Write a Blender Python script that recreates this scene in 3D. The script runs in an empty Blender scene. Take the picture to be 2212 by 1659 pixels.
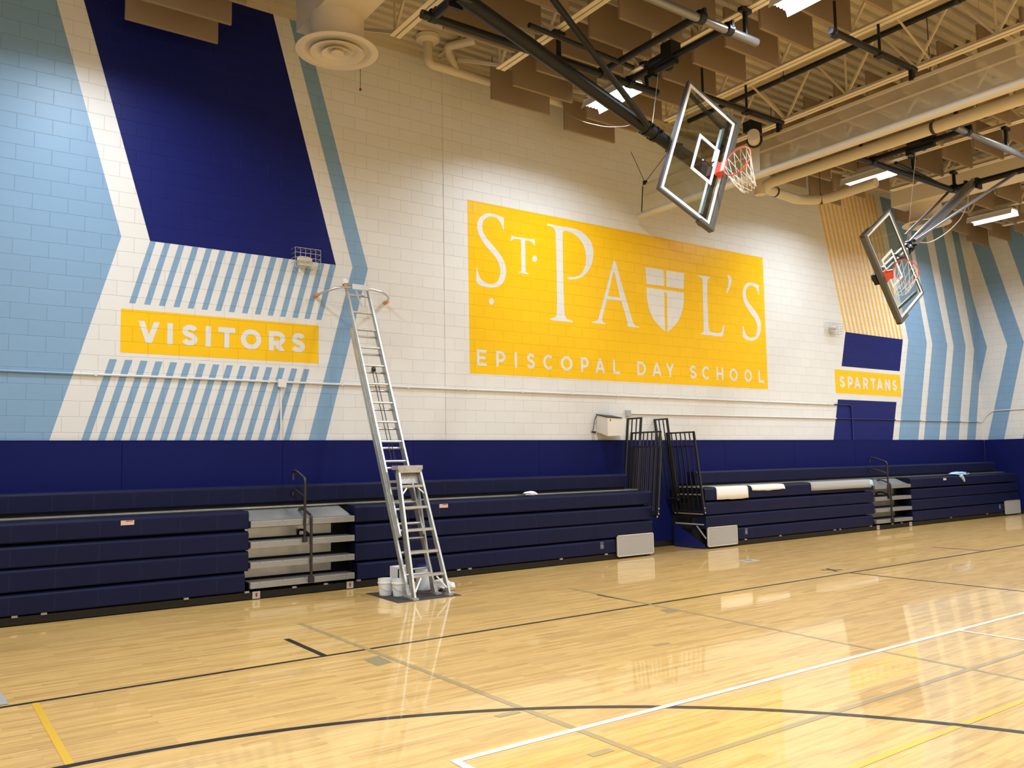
import bpy, math, random
from mathutils import Vector, Matrix
from mathutils.geometry import tessellate_polygon
random.seed(7)
SC = bpy.context.scene
COL = SC.collection
# ------------------------------------------------------------------ camera
F, YAW, PITCH, ROLL = 1818.81, math.radians(35.704), math.radians(5.1896), math.radians(-1.0288)
CAM = Vector((0, -12.05, 1.75))
fw = Vector((math.sin(YAW)*math.cos(PITCH), math.cos(YAW)*math.cos(PITCH), math.sin(PITCH)))
rt = Vector((math.cos(YAW), -math.sin(YAW), 0)); up = rt.cross(fw)
RT = rt*math.cos(ROLL) + up*math.sin(ROLL); UP = up*math.cos(ROLL) - rt*math.sin(ROLL)
cam = bpy.data.cameras.new('camera'); co = bpy.data.objects.new('camera', cam); COL.objects.link(co)
cam.sensor_width = 36; cam.lens = F*36/2212; cam.clip_end = 200
M = Matrix((RT, UP, -fw)).transposed().to_4x4(); M.translation = CAM
co.matrix_world = M
SC.camera = co
SC.cycles.caustics_reflective = False; SC.cycles.caustics_refractive = False; SC.cycles.sample_clamp_indirect = 4
SC.view_settings.view_transform = 'Standard'; SC.view_settings.look = 'None'
SC.view_settings.gamma = 1; SC.view_settings.use_curve_mapping = False
SC.view_settings.exposure = -0.93
LAMP_W = 330.0
w = bpy.data.worlds.new('world'); SC.world = w; w.use_nodes = True
w.node_tree.nodes['Background'].inputs[0].default_value = (0.02, 0.02, 0.02, 1)
# ------------------------------------------------------------------ photo pixel (2212x1659) -> point on a real plane of the room
def ray(p): return RT*((p[0]-1106)/F) - UP*((p[1]-829.5)/F) + fw
def PY(x, y, Y=0.0):
    d = ray((x, y)); return CAM + d*((Y-CAM.y)/d.y)
def PX(x, y, X):
    d = ray((x, y)); return CAM + d*((X-CAM.x)/d.x)
def PZ(x, y, Z=0.0):
    d = ray((x, y)); return CAM + d*((Z-CAM.z)/d.z)
def proj(P):
    q = Vector(P)-CAM; z = q.dot(fw); return (1106+F*q.dot(RT)/z, 829.5-F*q.dot(UP)/z, z)
# ------------------------------------------------------------------ materials
def lin(c): return tuple(((x/255)/12.92 if x/255 <= .04045 else ((x/255+.055)/1.055)**2.4) for x in c)
MATS = {}
def nodes(m): m.use_nodes = True; return m.node_tree.nodes, m.node_tree.links
def mat(name, col, rough=.5, metal=0.0, noise=0.0, nscale=8, bump=0.0, bscale=60, coat=0.0, spec=.5):
    m = bpy.data.materials.new(name); n, l = nodes(m); b = n['Principled BSDF']
    b.inputs['Base Color'].default_value = (*col, 1); b.inputs['Roughness'].default_value = rough
    b.inputs['Metallic'].default_value = metal; b.inputs['Coat Weight'].default_value = coat
    b.inputs['Specular IOR Level'].default_value = spec
    if noise or bump:
        tc = n.new('ShaderNodeTexCoord')
    if noise:
        t = n.new('ShaderNodeTexNoise'); t.inputs['Scale'].default_value = nscale; t.inputs['Detail'].default_value = 4
        l.new(tc.outputs['Object'], t.inputs['Vector'])
        mx = n.new('ShaderNodeMix'); mx.data_type = 'RGBA'
        mx.inputs[6].default_value = (*[c*(1-noise) for c in col], 1); mx.inputs[7].default_value = (*[min(1, c*(1+noise)) for c in col], 1)
        l.new(t.outputs['Fac'], mx.inputs[0]); l.new(mx.outputs[2], b.inputs['Base Color'])
    if bump:
        t = n.new('ShaderNodeTexNoise'); t.inputs['Scale'].default_value = bscale; t.inputs['Detail'].default_value = 3
        l.new(tc.outputs['Object'], t.inputs['Vector'])
        bp = n.new('ShaderNodeBump'); bp.inputs['Strength'].default_value = bump; bp.inputs['Distance'].default_value = .01
        l.new(t.outputs['Fac'], bp.inputs['Height']); l.new(bp.outputs['Normal'], b.inputs['Normal'])
    MATS[name] = m; return m
def block_mat(name, col, rough=.42, spec=.35):
    """painted concrete block: courses 203 mm, blocks 406 mm, shallow joints under the paint"""
    m = bpy.data.materials.new(name); n, l = nodes(m); b = n['Principled BSDF']
    b.inputs['Roughness'].default_value = rough; b.inputs['Specular IOR Level'].default_value = spec
    g = n.new('ShaderNodeNewGeometry'); sp = n.new('ShaderNodeSeparateXYZ'); cb = n.new('ShaderNodeCombineXYZ')
    l.new(g.outputs['Position'], sp.inputs[0])
    mp = n.new('ShaderNodeMapping'); mp.inputs['Location'].default_value = (-.1625+.0, -.171+.0, 0)
    l.new(sp.outputs['Y' if name.endswith('_y') else 'X'], cb.inputs[0]); l.new(sp.outputs['Z'], cb.inputs[1])
    l.new(cb.outputs[0], mp.inputs[0])
    br = n.new('ShaderNodeTexBrick'); l.new(mp.outputs[0], br.inputs['Vector'])
    br.inputs['Scale'].default_value = 1; br.inputs['Mortar Size'].default_value = .0055; br.inputs['Mortar Smooth'].default_value = .6
    br.inputs['Brick Width'].default_value = .4064; br.inputs['Row Height'].default_value = .2032; br.offset = .5; br.squash = 1
    br.inputs['Bias'].default_value = 0
    br.inputs['Color1'].default_value = (*col, 1); br.inputs['Color2'].default_value = (*[c*.965 for c in col], 1)
    br.inputs['Mortar'].default_value = (*[c*.86 for c in col], 1)
    l.new(br.outputs['Color'], b.inputs['Base Color'])
    nz = n.new('ShaderNodeTexNoise'); nz.inputs['Scale'].default_value = 45; nz.inputs['Detail'].default_value = 3
    l.new(g.outputs['Position'], nz.inputs['Vector'])
    inv = n.new('ShaderNodeMath'); inv.operation = 'MULTIPLY_ADD'; inv.inputs[1].default_value = -1.0; inv.inputs[2].default_value = 1.0
    l.new(br.outputs['Fac'], inv.inputs[0])
    add = n.new('ShaderNodeMath'); add.operation = 'MULTIPLY_ADD'; add.inputs[1].default_value = .12
    l.new(nz.outputs['Fac'], add.inputs[0]); l.new(inv.outputs[0], add.inputs[2])
    bp = n.new('ShaderNodeBump'); bp.inputs['Strength'].default_value = .55; bp.inputs['Distance'].default_value = .006
    l.new(add.outputs[0], bp.inputs['Height']); l.new(bp.outputs['Normal'], b.inputs['Normal'])
    MATS[name] = m; return m
WHITE, SKY, ROYAL, YEL = (.69, .68, .665), (.195, .33, .50), (.0075, .012, .115), (.84, .50, .012)
for nm, c, r in (('white', WHITE, .45), ('sky', SKY, .42), ('royal', ROYAL, .40), ('yellow', YEL, .33), ('orange', (.82, .45, .05), .42), ('tanband', (.60, .52, .40), .6)):
    for ax in 'xy': block_mat('block_%s_%s' % (nm, ax), c, r, .15 if nm in ('royal', 'yellow') else .35)
def floor_mat():
    m = bpy.data.materials.new('maple_floor'); n, l = nodes(m); b = n['Principled BSDF']
    g = n.new('ShaderNodeNewGeometry')
    br = n.new('ShaderNodeTexBrick'); l.new(g.outputs['Position'], br.inputs['Vector'])
    br.inputs['Scale'].default_value = 1; br.inputs['Brick Width'].default_value = .74; br.inputs['Row Height'].default_value = .0572
    br.inputs['Mortar Size'].default_value = .0006; br.inputs['Mortar Smooth'].default_value = 1; br.offset = .37; br.offset_frequency = 3; br.squash = .8; br.squash_frequency = 4
    br.inputs['Color1'].default_value = (.80, .50, .165, 1); br.inputs['Color2'].default_value = (.60, .36, .11, 1); br.inputs['Mortar'].default_value = (.34, .20, .08, 1)
    br.inputs['Bias'].default_value = -.25
    mp = n.new('ShaderNodeMapping'); mp.inputs['Scale'].default_value = (1.1, 17, 1); l.new(g.outputs['Position'], mp.inputs[0])
    nz = n.new('ShaderNodeTexNoise'); nz.inputs['Scale'].default_value = 1.6; nz.inputs['Detail'].default_value = 6; nz.inputs['Roughness'].default_value = .65
    l.new(mp.outputs[0], nz.inputs['Vector'])
    rp = n.new('ShaderNodeValToRGB'); rp.color_ramp.elements[0].position = .28; rp.color_ramp.elements[0].color = (.60, .52, .46, 1)
    rp.color_ramp.elements[1].position = .55; rp.color_ramp.elements[1].color = (1, 1, 1, 1); l.new(nz.outputs['Fac'], rp.inputs[0])
    mx = n.new('ShaderNodeMix'); mx.data_type = 'RGBA'; mx.blend_type = 'MULTIPLY'; mx.inputs[0].default_value = .75
    l.new(br.outputs['Color'], mx.inputs[6]); l.new(rp.outputs[0], mx.inputs[7]); l.new(mx.outputs[2], b.inputs['Base Color'])
    b.inputs['Roughness'].default_value = .4; b.inputs['Specular IOR Level'].default_value = .3
    b.inputs['Coat Weight'].default_value = .8; b.inputs['Coat Roughness'].default_value = .04; b.inputs['Coat IOR'].default_value = 1.5
    n2 = n.new('ShaderNodeTexNoise'); n2.inputs['Scale'].default_value = 5; n2.inputs['Detail'].default_value = 2
    mp2 = n.new('ShaderNodeMapping'); mp2.inputs['Scale'].default_value = (.5, 3.5, 1); l.new(g.outputs['Position'], mp2.inputs[0]); l.new(mp2.outputs[0], n2.inputs['Vector'])
    bp = n.new('ShaderNodeBump'); bp.inputs['Strength'].default_value = .045; bp.inputs['Distance'].default_value = .01
    l.new(n2.outputs['Fac'], bp.inputs['Height']); l.new(bp.outputs['Normal'], b.inputs['Coat Normal'])
    MATS['floor'] = m
floor_mat()
mat('line_black', (.008, .007, .008), .4, coat=.3); mat('line_white', (.80, .78, .62), .35, coat=.6)
mat('line_yellow', (.80, .46, .03), .35, coat=.6); mat('line_grey', (.40, .29, .13), .4, coat=.6); mat('ghost', (.33, .26, .13), .4, coat=.6)
mat('pad', (.007, .010, .082), .5, spec=.07, bump=.05, bscale=250); mat('seam', (.004, .005, .03), .6)
mat('bench', (.0085, .0105, .037), .45, spec=.09, noise=.15, nscale=3); mat('notch_gloss', (.006, .008, .05), .2)
mat('aluminium', (.36, .36, .35), .42, .6, noise=.08, nscale=20); mat('galv', (.40, .40, .39), .34, .8, noise=.3, nscale=4); mat('tread', (.06, .06, .06), .6)
mat('black', (.012, .011, .010), .45); mat('void', (.004, .004, .004), .9); mat('kick', (.014, .012, .009), .5, spec=.2)
mat('bronze', (.020, .015, .012), .35); mat('greypanel', (.34, .33, .32), .5); mat('trimalu', (.7, .68, .62), .35, .6)
mat('navy_vinyl', (.010, .015, .12), .3); mat('paper', (.74, .73, .71), .7, bump=.3, bscale=12); mat('greycloth', (.32, .32, .32), .75, bump=.2, bscale=20)
mat('bluecloth', (.38, .55, .78), .7); mat('deck', (.46, .40, .31), .6, noise=.05); mat('joist', (.68, .58, .42), .5); mat('baffle', (.27, .20, .135), .9, spec=.1, bump=.3, bscale=400)
mat('duct', (.62, .54, .42), .55); mat('pipecream', (.58, .51, .40), .5); mat('steel_black', (.010, .011, .012), .4, 0, spec=.25); mat('steel_grey', (.20, .20, .21), .32, .7)
mat('chrome', (.62, .63, .64), .28, .9); mat('ladder', (.50, .495, .47), .38, .7, noise=.25, nscale=14); mat('ladder_worn', (.45, .43, .40), .5, .5, noise=.5, nscale=25)
mat('orange_rubber', (.72, .27, .06), .6); mat('plastic_white', (.80, .80, .80), .4); mat('lidblue', (.01, .02, .13), .35); mat('labelblue', (.02, .03, .35), .4)
mat('mat_dark', (.045, .035, .030), .9, bump=.4, bscale=300); mat('rope', (.03, .03, .035), .8); mat('cord_light', (.62, .57, .45), .6)
mat('rim_orange', (.80, .10, .05), .35); mat('net', (.85, .83, .78), .8); mat('border', (.85, .87, .88), .4); mat('frame_board', (.13, .13, .15), .4, .3); mat('boardpad', (.085, .078, .062), .6)
mat('wire', (.55, .55, .55), .4, .6); mat('lamp_head', (.62, .60, .52), .4); mat('beige_box', (.72, .67, .60), .5); mat('fixture', (.75, .75, .75), .4); mat('red', (.25, .02, .02), .5)
mat('sticker', (.62, .42, .36), .6); mat('signgrey', (.40, .38, .36), .5); mat('glyph', (.42, .44, .5), .5); mat('rubber', (.03, .03, .03), .7); mat('outlet', (.45, .44, .42), .5); mat('chrome_black', (.05, .05, .055), .25, .6)
mat('channel', (.28, .31, .33), .45, .2); mat('cond_white', WHITE, .5, spec=.3); mat('cond_sky', SKY, .5); mat('cond_royal', ROYAL, .5)
def special():
    m = bpy.data.materials.new('board_glass'); n, l = nodes(m); n.remove(n['Principled BSDF'])
    t = n.new('ShaderNodeBsdfTransparent'); t.inputs[0].default_value = (.82, .86, .84, 1); gl = n.new('ShaderNodeBsdfGlossy'); gl.inputs['Roughness'].default_value = .03
    fr = n.new('ShaderNodeLayerWeight'); fr.inputs[0].default_value = .12; mx = n.new('ShaderNodeMixShader')
    mm = n.new('ShaderNodeMath'); mm.operation = 'MULTIPLY_ADD'; mm.inputs[1].default_value = .6; mm.inputs[2].default_value = .03; l.new(fr.outputs['Facing'], mm.inputs[0]); l.new(mm.outputs[0], mx.inputs[0]); l.new(t.outputs[0], mx.inputs[1]); l.new(gl.outputs[0], mx.inputs[2]); l.new(mx.outputs[0], n['Material Output'].inputs[0]); MATS['glass'] = m
    m = bpy.data.materials.new('curtain_mesh'); n, l = nodes(m); n.remove(n['Principled BSDF'])
    t = n.new('ShaderNodeBsdfTransparent'); d = n.new('ShaderNodeBsdfDiffuse'); d.inputs[0].default_value = (.66, .60, .48, 1); tr = n.new('ShaderNodeBsdfTranslucent'); tr.inputs[0].default_value = (.66, .60, .48, 1)
    a = n.new('ShaderNodeMixShader'); a.inputs[0].default_value = .35; l.new(d.outputs[0], a.inputs[1]); l.new(tr.outputs[0], a.inputs[2])
    mx = n.new('ShaderNodeMixShader'); mx.inputs[0].default_value = .44; l.new(t.outputs[0], mx.inputs[1]); l.new(a.outputs[0], mx.inputs[2]); l.new(mx.outputs[0], n['Material Output'].inputs[0]); MATS['curtain'] = m
    for nm, st in (('tube', 22.0),):
        m = bpy.data.materials.new(nm); n, l = nodes(m); n.remove(n['Principled BSDF'])
        e = n.new('ShaderNodeEmission'); e.inputs[0].default_value = (1, .97, .95, 1); e.inputs[1].default_value = st; l.new(e.outputs[0], n['Material Output'].inputs[0]); m.cycles.emission_sampling = 'NONE'; MATS[nm] = m
special()
# ------------------------------------------------------------------ mesh builder
class MB:
    def __init__(s): s.v = []; s.f = []; s.mi = []; s.k = 0
    def add(s, vs, fs):
        o = len(s.v); s.v += [Vector(p) for p in vs]; s.f += [tuple(i+o for i in f) for f in fs]; s.mi += [s.k]*len(fs); return s
    def mat(s, k): s.k = k; return s
    def box(s, a, b):
        (x0, y0, z0), (x1, y1, z1) = a, b
        return s.add([(x0,y0,z0),(x1,y0,z0),(x1,y1,z0),(x0,y1,z0),(x0,y0,z1),(x1,y0,z1),(x1,y1,z1),(x0,y1,z1)],
                     [(0,3,2,1),(4,5,6,7),(0,1,5,4),(1,2,6,5),(2,3,7,6),(3,0,4,7)])
    def obox(s, c, ex, ey, ez):
        c, ex, ey, ez = map(Vector, (c, ex, ey, ez)); vs = []
        for k in (-1, 1):
            for i, j in ((-1,-1),(1,-1),(1,1),(-1,1)): vs.append(c+ex*i+ey*j+ez*k)
        return s.add(vs, [(0,3,2,1),(4,5,6,7),(0,1,5,4),(1,2,6,5),(2,3,7,6),(3,0,4,7)])
    def bar(s, p, q, wx, wy, side=(0, 0, 1)):
        """rectangular bar p-q, wx across 'side', wy across the other"""
        p, q = Vector(p), Vector(q); d = (q-p); u = d.normalized(); a = Vector(side); a = (a-u*a.dot(u))
        if a.length < 1e-6: a = u.orthogonal()
        a.normalize(); b = u.cross(a); return s.obox((p+q)/2, a*wx/2, b*wy/2, d/2)
    def tube(s, pts, r, n=10, caps=True, r1=None):
        pts = [Vector(p) for p in pts]; N = len(pts); rings = []
        t = (pts[1]-pts[0]).normalized(); a = t.orthogonal().normalized()
        for i, p in enumerate(pts):
            tt = (pts[min(i+1, N-1)]-pts[max(i-1, 0)]).normalized(); a = (a-tt*a.dot(tt)).normalized(); b = tt.cross(a)
            rr = r if r1 is None else r+(r1-r)*i/(N-1)
            rings.append([p+(a*math.cos(2*math.pi*k/n)+b*math.sin(2*math.pi*k/n))*rr for k in range(n)])
        vs = [v for g in rings for v in g]; fs = []
        for i in range(N-1):
            for k in range(n): fs.append((i*n+k, i*n+(k+1) % n, (i+1)*n+(k+1) % n, (i+1)*n+k))
        if caps: fs.append(tuple(reversed(range(n)))); fs.append(tuple((N-1)*n+k for k in range(n)))
        return s.add(vs, fs)
    def lathe(s, c, prof, n=32, ax=(0, 0, 1), close=False):
        c, ax = Vector(c), Vector(ax).normalized(); a = ax.orthogonal().normalized(); b = ax.cross(a); P = len(prof); vs = []; fs = []
        for r, h in prof:
            for k in range(n): vs.append(c+ax*h+(a*math.cos(2*math.pi*k/n)+b*math.sin(2*math.pi*k/n))*r)
        for i in range(P-1+(1 if close else 0)):
            j = (i+1) % P
            for k in range(n): fs.append((i*n+k, i*n+(k+1) % n, j*n+(k+1) % n, j*n+k))
        return s.add(vs, fs)
    def poly(s, loops, th=0.0):
        """flat polygon, first loop outer and the rest holes; th = extrude vector"""
        loops = [[Vector(p) for p in L] for L in loops]; tri = tessellate_polygon(loops); flat = [p for L in loops for p in L]
        s.add(flat, tri)
        if th:
            t = Vector(th); s.add([p+t for p in flat], [tuple(reversed(x)) for x in tri])
            for L in loops:
                N = len(L); s.add(L+[p+t for p in L], [(i, (i+1) % N, N+(i+1) % N, N+i) for i in range(N)])
        return s
    def build(s, name, m, parent=None, smooth=False, origin=None):
        me = bpy.data.meshes.new(name); off = Vector((0, 0, 0)); p = parent
        while p is not None: off += p.location; p = p.parent
        if parent is None and origin is not None: off = Vector(origin)
        me.from_pydata([v-off for v in s.v], [], s.f); 
        for mm in (m if isinstance(m, (list, tuple)) else [m]): me.materials.append(MATS[mm])
        if any(s.mi):
            for q, k in zip(me.polygons, s.mi): q.material_index = k
        if smooth:
            for q in me.polygons: q.use_smooth = True
        import bmesh
        b = bmesh.new(); b.from_mesh(me); bmesh.ops.recalc_face_normals(b, faces=b.faces); b.to_mesh(me); b.free()
        if smooth:
            try: me.set_sharp_from_angle(angle=math.radians(40))
            except Exception: pass
        o = bpy.data.objects.new(name, me); COL.objects.link(o)
        if parent is not None: o.parent = parent
        elif origin is not None: o.location = off
        return o
def tag(o, label=None, cat=None, group=None, kind=None):
    if label: o['label'] = label
    if cat: o['category'] = cat
    if group: o['group'] = group
    if kind: o['kind'] = kind
    return o
def thing(name, label, cat, loc, group=None):
    o = bpy.data.objects.new(name, None); o.location = Vector(loc); o.empty_display_size = .1; COL.objects.link(o); return tag(o, label, cat, group)
def arcpts(pts, r=.05, n=5):
    """polyline with rounded corners"""
    pts = [Vector(p) for p in pts]; out = [pts[0]]
    for i in range(1, len(pts)-1):
        a, b, c = pts[i-1], pts[i], pts[i+1]; d0 = (a-b); d1 = (c-b); k = min(r, d0.length*.45, d1.length*.45)
        p, q = b+d0.normalized()*k, b+d1.normalized()*k
        for j in range(n+1):
            t = j/n; out.append(p*(1-t)**2+b*2*t*(1-t)+q*t*t)
    out.append(pts[-1]); return out
# ------------------------------------------------------------------ the room
XL, XR, YB, ZD, ZTOP = -2.1, 25.63, -24.2, 8.73, 8.60
fl = MB().box((XL, YB, -.1), (XR, 0, 0)).build('floor', 'floor'); tag(fl, kind='structure')
wb = MB().box((XL, 0, 0), (XR, .2, 9.0)).build('wall_back', 'block_white_x'); tag(wb, kind='structure')
wr = MB().box((XR, YB, 0), (XR+.2, .2, 9.0)).build('wall_right', 'block_white_y'); tag(wr, kind='structure')
wl = MB().box((XL-.2, YB, 0), (XL, .2, 9.0)).build('wall_left', 'block_white_y'); tag(wl, kind='structure')
wf = MB().box((XL-.2, YB-.2, 0), (XR+.2, YB, 9.0)).build('wall_front', 'block_white_x'); tag(wf, kind='structure')
# roof deck: ribs run along the long wall
cb = MB(); prof = []; y = 0.0; pitch = .2032
while y > YB:
    prof += [(y, ZD), (y-.10, ZD), (y-.125, ZD+.06), (y-.178, ZD+.06)]; y -= pitch
prof.append((YB, ZD)); N = len(prof)
vs = [(XL, a, b) for a, b in prof]+[(XR, a, b) for a, b in prof]
cb.add(vs, [(i, i+1, N+i+1, N+i) for i in range(N-1)])
cb.box((XL, YB, ZD+.15), (XR, 0, ZD+.2))
ce = cb.build('ceiling', 'deck'); tag(ce, kind='structure')
# ------------------------------------------------------------------ painted graphics (thin coats of paint on the block walls)
EPS = .0015
def paint(name, polys, m, parent=wb, lift=EPS, Y=None):
    b = MB()
    for L in polys: b.poly(L)
    o = b.build(name, m, parent); return o
def WY(pts, lift=EPS): return [PY(x, y, -lift) for x, y in pts]
def line_at_z(p, q, z, lift=EPS):
    a, b = PY(*p, -lift), PY(*q, -lift); t = (z-a.z)/(b.z-a.z); return a+(b-a)*t
ZP = 2.105                                                  # top of the wall padding
def V3(x, z, lift=EPS): return Vector((x, -lift, z))
# left light blue field
a0 = line_at_z((122, 0), (262, 510), ZTOP); a1 = PY(262, 511, -EPS); a2 = line_at_z((262, 511), (106.5, 951), ZP)
paint('painted_field', [[[V3(XL, ZTOP), a0, a1, a2, V3(XL, ZP)]]], 'block_sky_x')
# dark blue panel
b0 = line_at_z((181, 0), (324.3, 520.5), ZTOP); b1 = PY(324.3, 520.5, -EPS); b2 = PY(725.5, 572.5, -EPS); b3 = line_at_z((590, 31), (725.5, 572.5), ZTOP)
paint('painted_panel', [[[b0, b1, b2, b3]]], 'block_royal_x')
c0 = line_at_z((625.5, 44), (761.5, 577), ZTOP); c1 = PY(761.5, 577, -EPS); c2 = line_at_z((761.5, 577), (666.5, 951), ZP)
d0 = line_at_z((683, 147), (794.5, 582), ZTOP); d1 = PY(794.5, 582, -EPS); d2 = line_at_z((794.5, 582), (703.6, 951), ZP)
paint('painted_stripe', [[[c0, c1, c2, d2, d1, d0]]], 'block_sky_x')
def stripes(tl, tr, bl, br_, tl2, tr2, bl2, br2, n):
    P = [PY(*p, -EPS) for p in (tl, tr, br_, bl)]; Q = [PY(*p, -EPS) for p in (tl2, tr2, br2, bl2)]; out = []
    for i in range(n):
        t = i/(n-1); out.append([[a+(b-a)*t for a, b in zip(P, Q)]])
    return out
paint('painted_pinstripes', stripes((324.3, 520.5), (337, 522), (278.8, 654.3), (292.4, 655.6), (713.2, 571.3), (725.7, 573), (683.4, 690.4), (694.3, 691.5), 15), 'block_sky_x')
paint('painted_pinstripes', stripes((236.6, 775.3), (252.6, 776.3), (175.4, 951.6), (192, 951.6), (656.3, 797), (668.4, 798), (612.2, 951.6), (624.8, 951.6), 15), 'block_sky_x')
paint('painted_panel', [[WY([(261.3, 666.2), (688, 703.3), (687.8, 785.3), (259.3, 761.1)])]], 'block_yellow_x')
paint('painted_panel', [[WY([(1009.5, 430.8), (1647.3, 556.8), (1659, 840.9), (1015.3, 806.2)])]], 'block_yellow_x')
paint('painted_panel', [[WY([(1802.7, 798), (1944, 810.3), (1947.2, 857.2), (1805.3, 848.7)])]], 'block_yellow_x')
paint('painted_panel', [[WY([(1826.4, 717), (1950.4, 733.4), (1943.5, 802), (1818, 791)])]], 'block_royal_x')
e0 = [PY(1810, 862.7, -EPS), PY(1936.7, 868.4, -EPS), line_at_z((1936.7, 868.4), (1928.3, 951), ZP), line_at_z((1810, 862.7), (1800.3, 951), ZP)]
paint('painted_panel', [[e0]], 'block_royal_x')
# thin orange stripes on the right
oL = (line_at_z((1767.3, 438.7), (1826.4, 717), ZTOP), PY(1826.4, 717, -EPS)); oR = (line_at_z((1893.7, 452.2), (1950.4, 733.3), ZTOP), PY(1950.4, 733.3, -EPS))
os_ = []
for i in range(15):
    t0, t1 = i/14.45, (i+.45)/14.45
    A, B = oL[0]+(oR[0]-oL[0])*t0, oL[0]+(oR[0]-oL[0])*t1; C, D_ = oL[1]+(oR[1]-oL[1])*t1, oL[1]+(oR[1]-oL[1])*t0; os_.append([[A, B, C, D_]])
paint('painted_pinstripes', os_, 'block_orange_x')
def chev(L, R):
    (lt, la, lb), (rt_, ra, rb) = L, R
    return [[line_at_z(lt, la, ZTOP), PY(*la, -EPS), line_at_z(la, lb, ZP), line_at_z(ra, rb, ZP), PY(*ra, -EPS), line_at_z(rt_, ra, ZTOP)]]
paint('painted_chevrons', [chev(((1901.7, 432.3), (1962, 734.5), (1941, 951)), ((1986.3, 650), (2002.1, 741.8), (1983.5, 951))),
    chev(((1996.4, 650), (2014.1, 743), (1995.4, 951)), ((2027.4, 650), (2046.4, 746), (2028.5, 951))),
    chev(((2041.8, 650), (2060.1, 748), (2042.8, 951)), ((2066.5, 650), (2086, 749.5), (2070.7, 951)))], 'block_sky_x')
# last chevron wraps round the room corner
def clampx(p): return Vector((min(p.x, XR-.003), p.y, p.z))
gl = [line_at_z((2084.4, 650), (2104.4, 756), ZTOP), PY(2104.4, 756, -EPS), line_at_z((2104.4, 756), (2088.6, 951), ZP)]
rU = PY(2091.5, 600, -EPS); rK = PY(2107.2, 671, -EPS); rB = line_at_z((2117, 822), (2107.2, 951), ZP); rC = PY(2117, 822, -EPS)
sl = (rK.x-rU.x)/(rK.z-rU.z); zc = rU.z+(XR-.004-rU.x)/sl
paint('painted_chevrons', [[[gl[0], gl[1], gl[2], Vector((rB.x, -EPS, ZP)), Vector((XR-.004, -EPS, 3.80)), Vector((XR-.004, -EPS, zc)), Vector((rU.x+(ZTOP-rU.z)*sl, -EPS, ZTOP))]]], 'block_sky_x')
XS = XR-EPS
def RY(x, y): return PX(x, y, XS)
def rl(p, q, z):
    a, b = RY(*p), RY(*q); t = (z-a.z)/(b.z-a.z); return a+(b-a)*t
ap = RY(2132, 750)
r_ = [[[Vector((XS, -.004, zc)), Vector((XS, ap.y, ap.z)), Vector((XS, -.004, 3.80))]]]
def rchev(dy):
    o = Vector((0, dy, 0)); L = [rl((2125.3, 600), (2176, 747), ZTOP), RY(2176, 747), rl((2176, 747), (2133.7, 951), ZP)]; R = [rl((2168.6, 951), (2211.5, 739), ZP), RY(2211.5, 739), rl((2162.6, 600), (2211.5, 739), ZTOP)]
    return [[p+o for p in L+R]]
r_ += [rchev(0), rchev(-.95), rchev(-2.2)]
paint('painted_chevrons', r_, 'block_sky_y', wr)
paint('painted_band', [[[V3(XL, ZTOP), V3(17.5, ZTOP), V3(17.5, ZD), V3(XL, ZD)]]], 'block_tanband_x')
MB().bar((7.29, -.001, 2.12), (7.29, -.001, 8.6), .012, .003).build('control_joint', 'cond_white', wb)
# ---- lettering
def smooth_loop(pts, n=5):
    N = len(pts); out = []
    P = [Vector((p[0], p[1])) for p in pts]; cor = [len(p) > 2 for p in pts]
    for i in range(N):
        p1, p2 = P[i], P[(i+1) % N]; p0 = P[i-1] if not cor[i] else p1; p3 = P[(i+2) % N] if not cor[(i+1) % N] else p2
        for k in range(n):
            t = k/n; out.append(.5*((2*p1)+(p2-p0)*t+(2*p0-5*p1+4*p2-p3)*t*t+(3*p1-p0-3*p2+p3)*t**3))
    return out
GL = 2*EPS
def glyph(loops, ox, oy, sc, n=5):
    return [[PY(ox+p.x/sc, oy+p.y/sc, -GL) for p in smooth_loop(L, n)] for L in loops]
def ell(cx, cy, rx, ry, k=20): return [(cx+rx*math.cos(2*math.pi*i/k), cy+ry*math.sin(2*math.pi*i/k)) for i in range(k)]
C = 1
S1 = [(522,203,C),(518,382,C),(507,375,C),(498,330),(475,275),(440,225),(390,197),(330,188),(275,200),(235,235),(215,290),(212,345),(222,400),(250,455),(300,525),(370,605),(440,690),(500,780),(538,870),(550,950),(545,1030),(520,1110),(470,1170),(400,1200),(320,1203),(240,1190),(175,1165),(135,1135),(120,1095,C),(122,1040),(126,920,C),(140,922,C),(145,960),(165,1030),(205,1090),(260,1130),(320,1150),(380,1145),(425,1115),(455,1060),(470,990),(468,930),(450,860),(410,780),(350,705),(280,625),(215,540),(165,445),(142,370),(138,310),(150,245),(185,190),(240,152),(310,140),(380,148),(440,170),(490,190)]
T1 = [(630,450,C),(660,468),(720,480),(800,490),(880,503),(963,512,C),(962,605,C),(950,600,C),(940,570),(915,548),(880,535),(826,525,C),(828,700),(832,950),(840,980),(860,992),(877,1000,C),(872,1012,C),(805,1003),(737,992,C),(740,978,C),(755,972),(768,960),(772,900),(768,700),(765,516,C),(720,508),(670,505),(640,515),(622,540,C),(612,535,C),(618,500)]
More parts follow.
